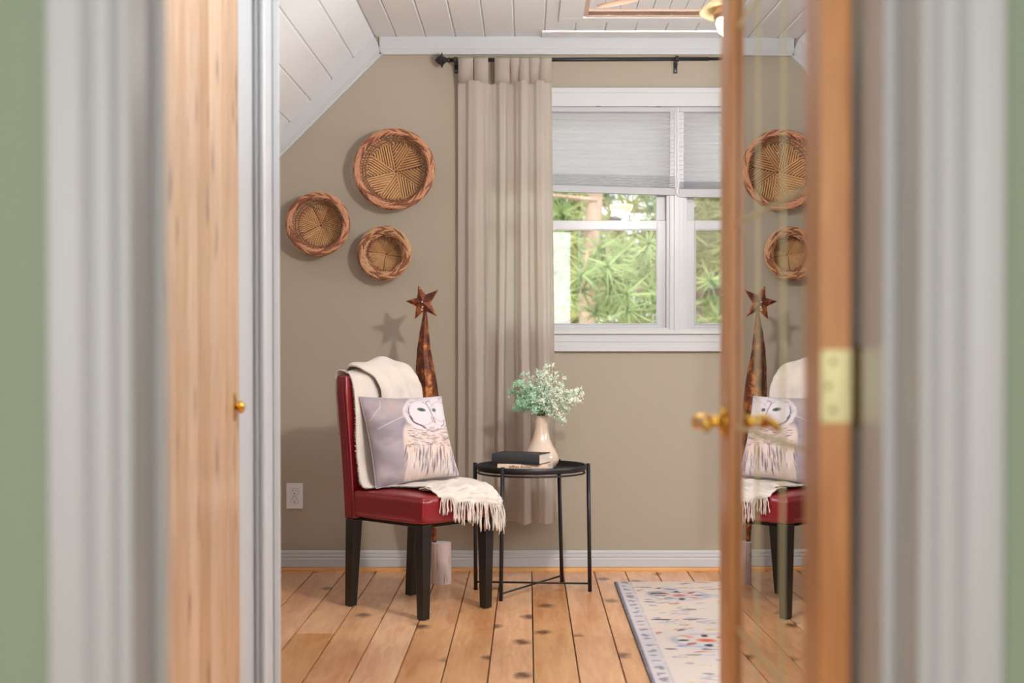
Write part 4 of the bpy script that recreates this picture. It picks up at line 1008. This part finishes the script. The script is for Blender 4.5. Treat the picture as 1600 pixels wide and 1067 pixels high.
# ------------------------------------------------------------------ books
def text_obj(txt, size, mtl, parent, M4, ext=.0003):
    cu_ = bpy.data.curves.new('lettering', 'FONT'); cu_.body = txt; cu_.size = size; cu_.extrude = ext; cu_.align_x = 'CENTER'; cu_.align_y = 'CENTER'
    o = bpy.data.objects.new('lettering', cu_); COL.objects.link(o)
    dg = bpy.context.evaluated_depsgraph_get(); me = bpy.data.meshes.new_from_object(o.evaluated_get(dg)); bpy.data.objects.remove(o)
    me.materials.clear(); me.materials.append(mtl); o2 = bpy.data.objects.new('lettering', me); COL.objects.link(o2); o2.parent = parent; o2.matrix_local = M4
    return o2
def book(loc, rz, L_, D_, H_, mc, label, txt, tsize, tm, mtop=None, toff=0):
    # local: spine along x facing -Y; x from 0..L, y 0..D
    t = thing('book', label, 'book', loc, rz, 'books on the tray table'); c = .0028
    b = MB(); b.box(0, L_, 0, D_, 0, c).box(0, L_, 0, D_, H_-c, H_)
    sp = [(0.0, c*.2), (-.003, H_*.15), (-.0045, H_*.5), (-.003, H_*.85), (0, H_-c*.2), (.003, H_-c*.2), (.003, c*.2)]
    b.prism([(y, z) for y, z in sp], 'x', 0, L_)
    b.build('cover', mc, t, bevel=.0006, seg=1)
    MB().box(.003, L_-.003, .003, D_-.004, c, H_-c).build('pages', M['page'], t)
    if mtop: MB().box(.0, L_, .03, D_, H_, H_+.0006).build('cover_front', mtop, t)
    if txt: text_obj(txt, tsize, tm, t, Matrix.Translation((L_/2+toff, -.0047, H_*.70)) @ Matrix.Rotation(PI/2, 4, 'X'))
    return t
h1 = .0365; h2 = .045
z1_ = zf+.0005
book((X(777, 6.13), 6.155, z1_), math.radians(-9), .225, .165, h1, M['bookcream'], 'pale cream book lying flat underneath the black book', 'Jeffrey Archer', .0175, M['ink'], toff=-.01)
book((X(768.5, 6.16), 6.185, z1_+h1+.0008), math.radians(-21), .222, .142, h2, M['bookblack'], 'black clothbound book on top of the pale book', None, 0, None)

# ------------------------------------------------------------------ vase and flowers
VC = (X(845.5, 6.41), 6.405); vz = zf+.0005
vs = thing('vase', 'cream ceramic bottle vase standing on the tray behind the books', 'vase', (VC[0], VC[1], vz))
vp = [(0, 0), (.055, 0), (.066, .006), (.078, .024), (.0815, .040), (.078, .058), (.068, .080), (.055, .104), (.044, .130), (.036, .158), (.0315, .185), (.030, .210), (.0305, .238), (.033, .246), (.031, .248), (.0285, .244), (.027, .21), (.03, .17), (.04, .12), (.06, .06), (.0, .01)]
vp = [(r_, z_*.95) for r_, z_ in vp]
pr2 = [crom(vp, i/4) for i in range((len(vp)-1)*4+1)]
MB().lathe(pr2, 48).build('body', M['ceramic'], vs, smooth=True)
fw = thing('flower_bunch', 'bunch of tiny pale green and white flowers in the cream vase', 'flowers', (VC[0], VC[1], vz+.24))
rnd = random.Random(21); st_ = MB(); fa = MB(); fb_ = MB()
ico = [(0,0,1),(.9,0,.45),(.28,.85,.45),(-.72,.53,.45),(-.72,-.53,.45),(.28,-.85,.45),(.72,.53,-.45),(-.28,.85,-.45),(-.9,0,-.45),(-.28,-.85,-.45),(.72,-.53,-.45),(0,0,-1)]
icf = [(0,1,2),(0,2,3),(0,3,4),(0,4,5),(0,5,1),(1,6,2),(2,7,3),(3,8,4),(4,9,5),(5,10,1),(6,7,2),(7,8,3),(8,9,4),(9,10,5),(10,6,1),(11,7,6),(11,8,7),(11,9,8),(11,10,9),(11,6,10)]
def floret(c, r, pale):
    m_ = fa if pale else fb_; k_ = rnd.uniform(.8, 1.2)
    n = 5; base = len(m_.v)
    d = Vector((rnd.gauss(0, 1), rnd.gauss(-.4, 1), rnd.gauss(.5, 1))).normalized(); a1 = d.orthogonal().normalized(); a2 = d.cross(a1); off = rnd.random()*6
    m_.v.append(tuple(c-d*r*.35))
    for q in range(10):
        rr = r if q % 2 == 0 else r*.45; a = off+q*PI/5; m_.v.append(tuple(c+(a1*math.cos(a)+a2*math.sin(a))*rr*k_+d*r*(.25 if q % 2 == 0 else 0)))
    for q in range(10): m_.f.append((base, base+1+q, base+1+(q+1) % 10)); m_.mi.append(0)
def to_local(px_, py_, D): return Vector((X(px_, D)-VC[0], D-VC[1], Z(py_, D)-(vz+.24)))
tips = [(799, 612, 6.40), (806, 596, 6.34), (822, 587, 6.45), (842, 583, 6.36), (858, 574, 6.42), (868, 586, 6.34), (884, 596, 6.44), (896, 612, 6.36), (909, 610, 6.42), (904, 624, 6.34), (890, 640, 6.38), (881, 658, 6.36), (803, 640, 6.40), (815, 632, 6.32), (826, 622, 6.30), (838, 612, 6.50), (846, 634, 6.28), (858, 622, 6.29), (870, 630, 6.30), (852, 600, 6.33), (828, 606, 6.33), (875, 610, 6.29), (862, 642, 6.31), (836, 640, 6.30), (892, 628, 6.46), (816, 612, 6.46), (848, 590, 6.5), (880, 616, 6.52), (812, 626, 6.5)]
for (tx3, ty3, td) in tips:
    tip = to_local(tx3, ty3, td); base_p = Vector((rnd.gauss(0, .008), rnd.gauss(0, .008), -.10)); neck = Vector((rnd.gauss(0, .01), rnd.gauss(0, .01), .006)); mid = neck.lerp(tip, .5)+Vector((0, 0, .018))
    path = [base_p, neck, mid, tip]; st_.tube(path, [.0016, .0015, .0012, .0006], 5)
    L_ = (tip-neck).length
    for q in range(16):
        f = rnd.uniform(.3, 1.0); p = Vector(crom([tuple(a) for a in path], 1+f*2)); 
        o_ = Vector((rnd.gauss(0, 1), rnd.gauss(0, 1), rnd.gauss(.3, 1))).normalized()*rnd.uniform(.008, .027)
        q1 = p+o_; st_.tube([p, p.lerp(q1, .5)+Vector((0,0,-.002)), q1], [.0007, .0006, .0005], 3)
        for z_ in range(16):
            c = q1+Vector((rnd.gauss(0, .006), rnd.gauss(0, .006), rnd.gauss(0, .006)))
            pl_ = (c.x*7+c.z*4+rnd.gauss(0, .35)) > .1
            floret(c, rnd.uniform(.0034, .0060), pl_)
    # small needle leaves near stem
    for q in range(22):
        p = Vector(crom([tuple(a) for a in path], 1+rnd.uniform(.1, 1.6))); d = Vector((rnd.gauss(0,1), rnd.gauss(0,1), rnd.gauss(.4,1))).normalized()*rnd.uniform(.006, .013)
        w_ = d.orthogonal().normalized()*.0012; k0 = len(st_.v); st_.v += [tuple(p-w_), tuple(p+w_), tuple(p+d)]; st_.f.append((k0, k0+1, k0+2)); st_.mi.append(0)
st_.build('stems', M['stem'], fw, fix=False)
o = fa.build('pale_florets', M['petal'], fw, fix=False); o['kind'] = 'stuff'; o['label'] = 'creamy white tiny florets'
o = fb_.build('green_florets', M['petal2'], fw, fix=False); o['kind'] = 'stuff'; o['label'] = 'mint green tiny florets'

# ------------------------------------------------------------------ star ornament on its log
SD = 6.5
so = thing('star_ornament', 'rusted metal tree ornament topped by a folded star, behind the red chair', 'ornament', (X(689, SD), SD, 0))
ox = X(689, SD)
def SP(px_, py_, dy=0): return Vector((X(px_, SD)-ox, dy, Z(py_, SD)))
# folded tin body, ridge towards the room
prof = [(663.5, 482, 2.2), (664, 492, 3.2), (662.5, 520, 7.5), (661.5, 545, 10.5), (663, 575, 14.5), (665, 600, 17.0), (666, 622, 18.5), (668, 655, 20.0), (670, 690, 18.5), (673, 740, 13.0), (676, 790, 8.0), (677.5, 830, 4.2), (678, 852, 3.4)]
b = MB(); rows = []
for (c_, y_, hw) in prof:
    wq = hw*SD/2200; m_ = SP(c_+hw*.05, y_)
    rows.append([(m_.x-wq, .0+wq*.25, m_.z), (m_.x-wq*.55, -wq*.45, m_.z), (m_.x, -wq*.75, m_.z), (m_.x+wq*.55, -wq*.45, m_.z), (m_.x+wq, .0+wq*.25, m_.z), (m_.x, wq*.75, m_.z), (m_.x-wq, .0+wq*.25, m_.z)])
b.grid(rows); b.build('tin_body', M['rust'], so, fix=True)
tipsS = [(653.8, 446), (685.8, 452.4), (683, 494.4), (648.3, 499.3), (634.3, 470.6)]; cS = (661.3, 472.3)
b = MB(); ring = []
for i in range(5):
    a, n_ = tipsS[i], tipsS[(i+1) % 5]; ring.append(a); mxp = ((a[0]+n_[0])/2, (a[1]+n_[1])/2); ring.append((cS[0]+(mxp[0]-cS[0])*.52, cS[1]+(mxp[1]-cS[1])*.52))
v = [SP(*cS, -.030)]+[SP(p[0], p[1], -.012) for p in ring]+[SP(*cS, -.028)]+[SP(p[0], p[1], -.0105) for p in ring]
n = 10; f = [(0, 1+i, 1+(i+1) % n) for i in range(n)]+[(n+1, n+2+(i+1) % n, n+2+i) for i in range(n)]+[(1+i, n+2+i, n+2+(i+1) % n, 1+(i+1) % n) for i in range(n)]
b.add([tuple(p) for p in v], f); star = b.build('star', M['rust'], so)
b = MB()
for (rx_, ry_) in ((660.5, 472), (661, 480), (660, 484)):
    c = MB().lathe([(0, .002), (.003, .0015), (.0035, 0), (0, 0)], 10); p = SP(rx_, ry_, -.0285+abs(ry_-472)*.0006); b.add([(p.x+x2, p.y-z2, p.z+y2) for x2, y2, z2 in c.v], c.f)
b.build('rivet', M['plastic'], star)
# log
b = MB(); R_ = .0465; N_ = 40; hL = .19
rowsL = []
for j in range(9):
    z_ = hL*j/8; rowsL.append([((R_*(1+.025*noise.noise(Vector((math.cos(a*2*PI/N_)*2, math.sin(a*2*PI/N_)*2, z_*6))))*(1.0 if j else .99))*math.cos(a*2*PI/N_), (R_)*math.sin(a*2*PI/N_), z_) for a in range(N_+1)])
b.grid(rowsL); log = b.build('log_base', M['log'], so, smooth=True)
b = MB(); b.lathe([(0, hL+.001), (R_*.99, hL), (R_, hL-.002)], 40); b.build('cut_end', M['logtop'], log)
b = MB(); rnd = random.Random(2)
for a, za, zb_ in ((-1.9, .06, .19), (-1.2, 0, .05), (-.9, .0, .07), (-2.3, .1, .16), (-.6, .09, .13)):
    pts = [((R_+.0004)*math.cos(a+rnd.gauss(0,.015)), (R_+.0004)*math.sin(a+rnd.gauss(0, .015)), za+(zb_-za)*i/5) for i in range(6)]; b.tube(pts, [.0002,.0008,.001,.0009,.0006,.0002], 4)
b.build('crack', M['crack'], log)
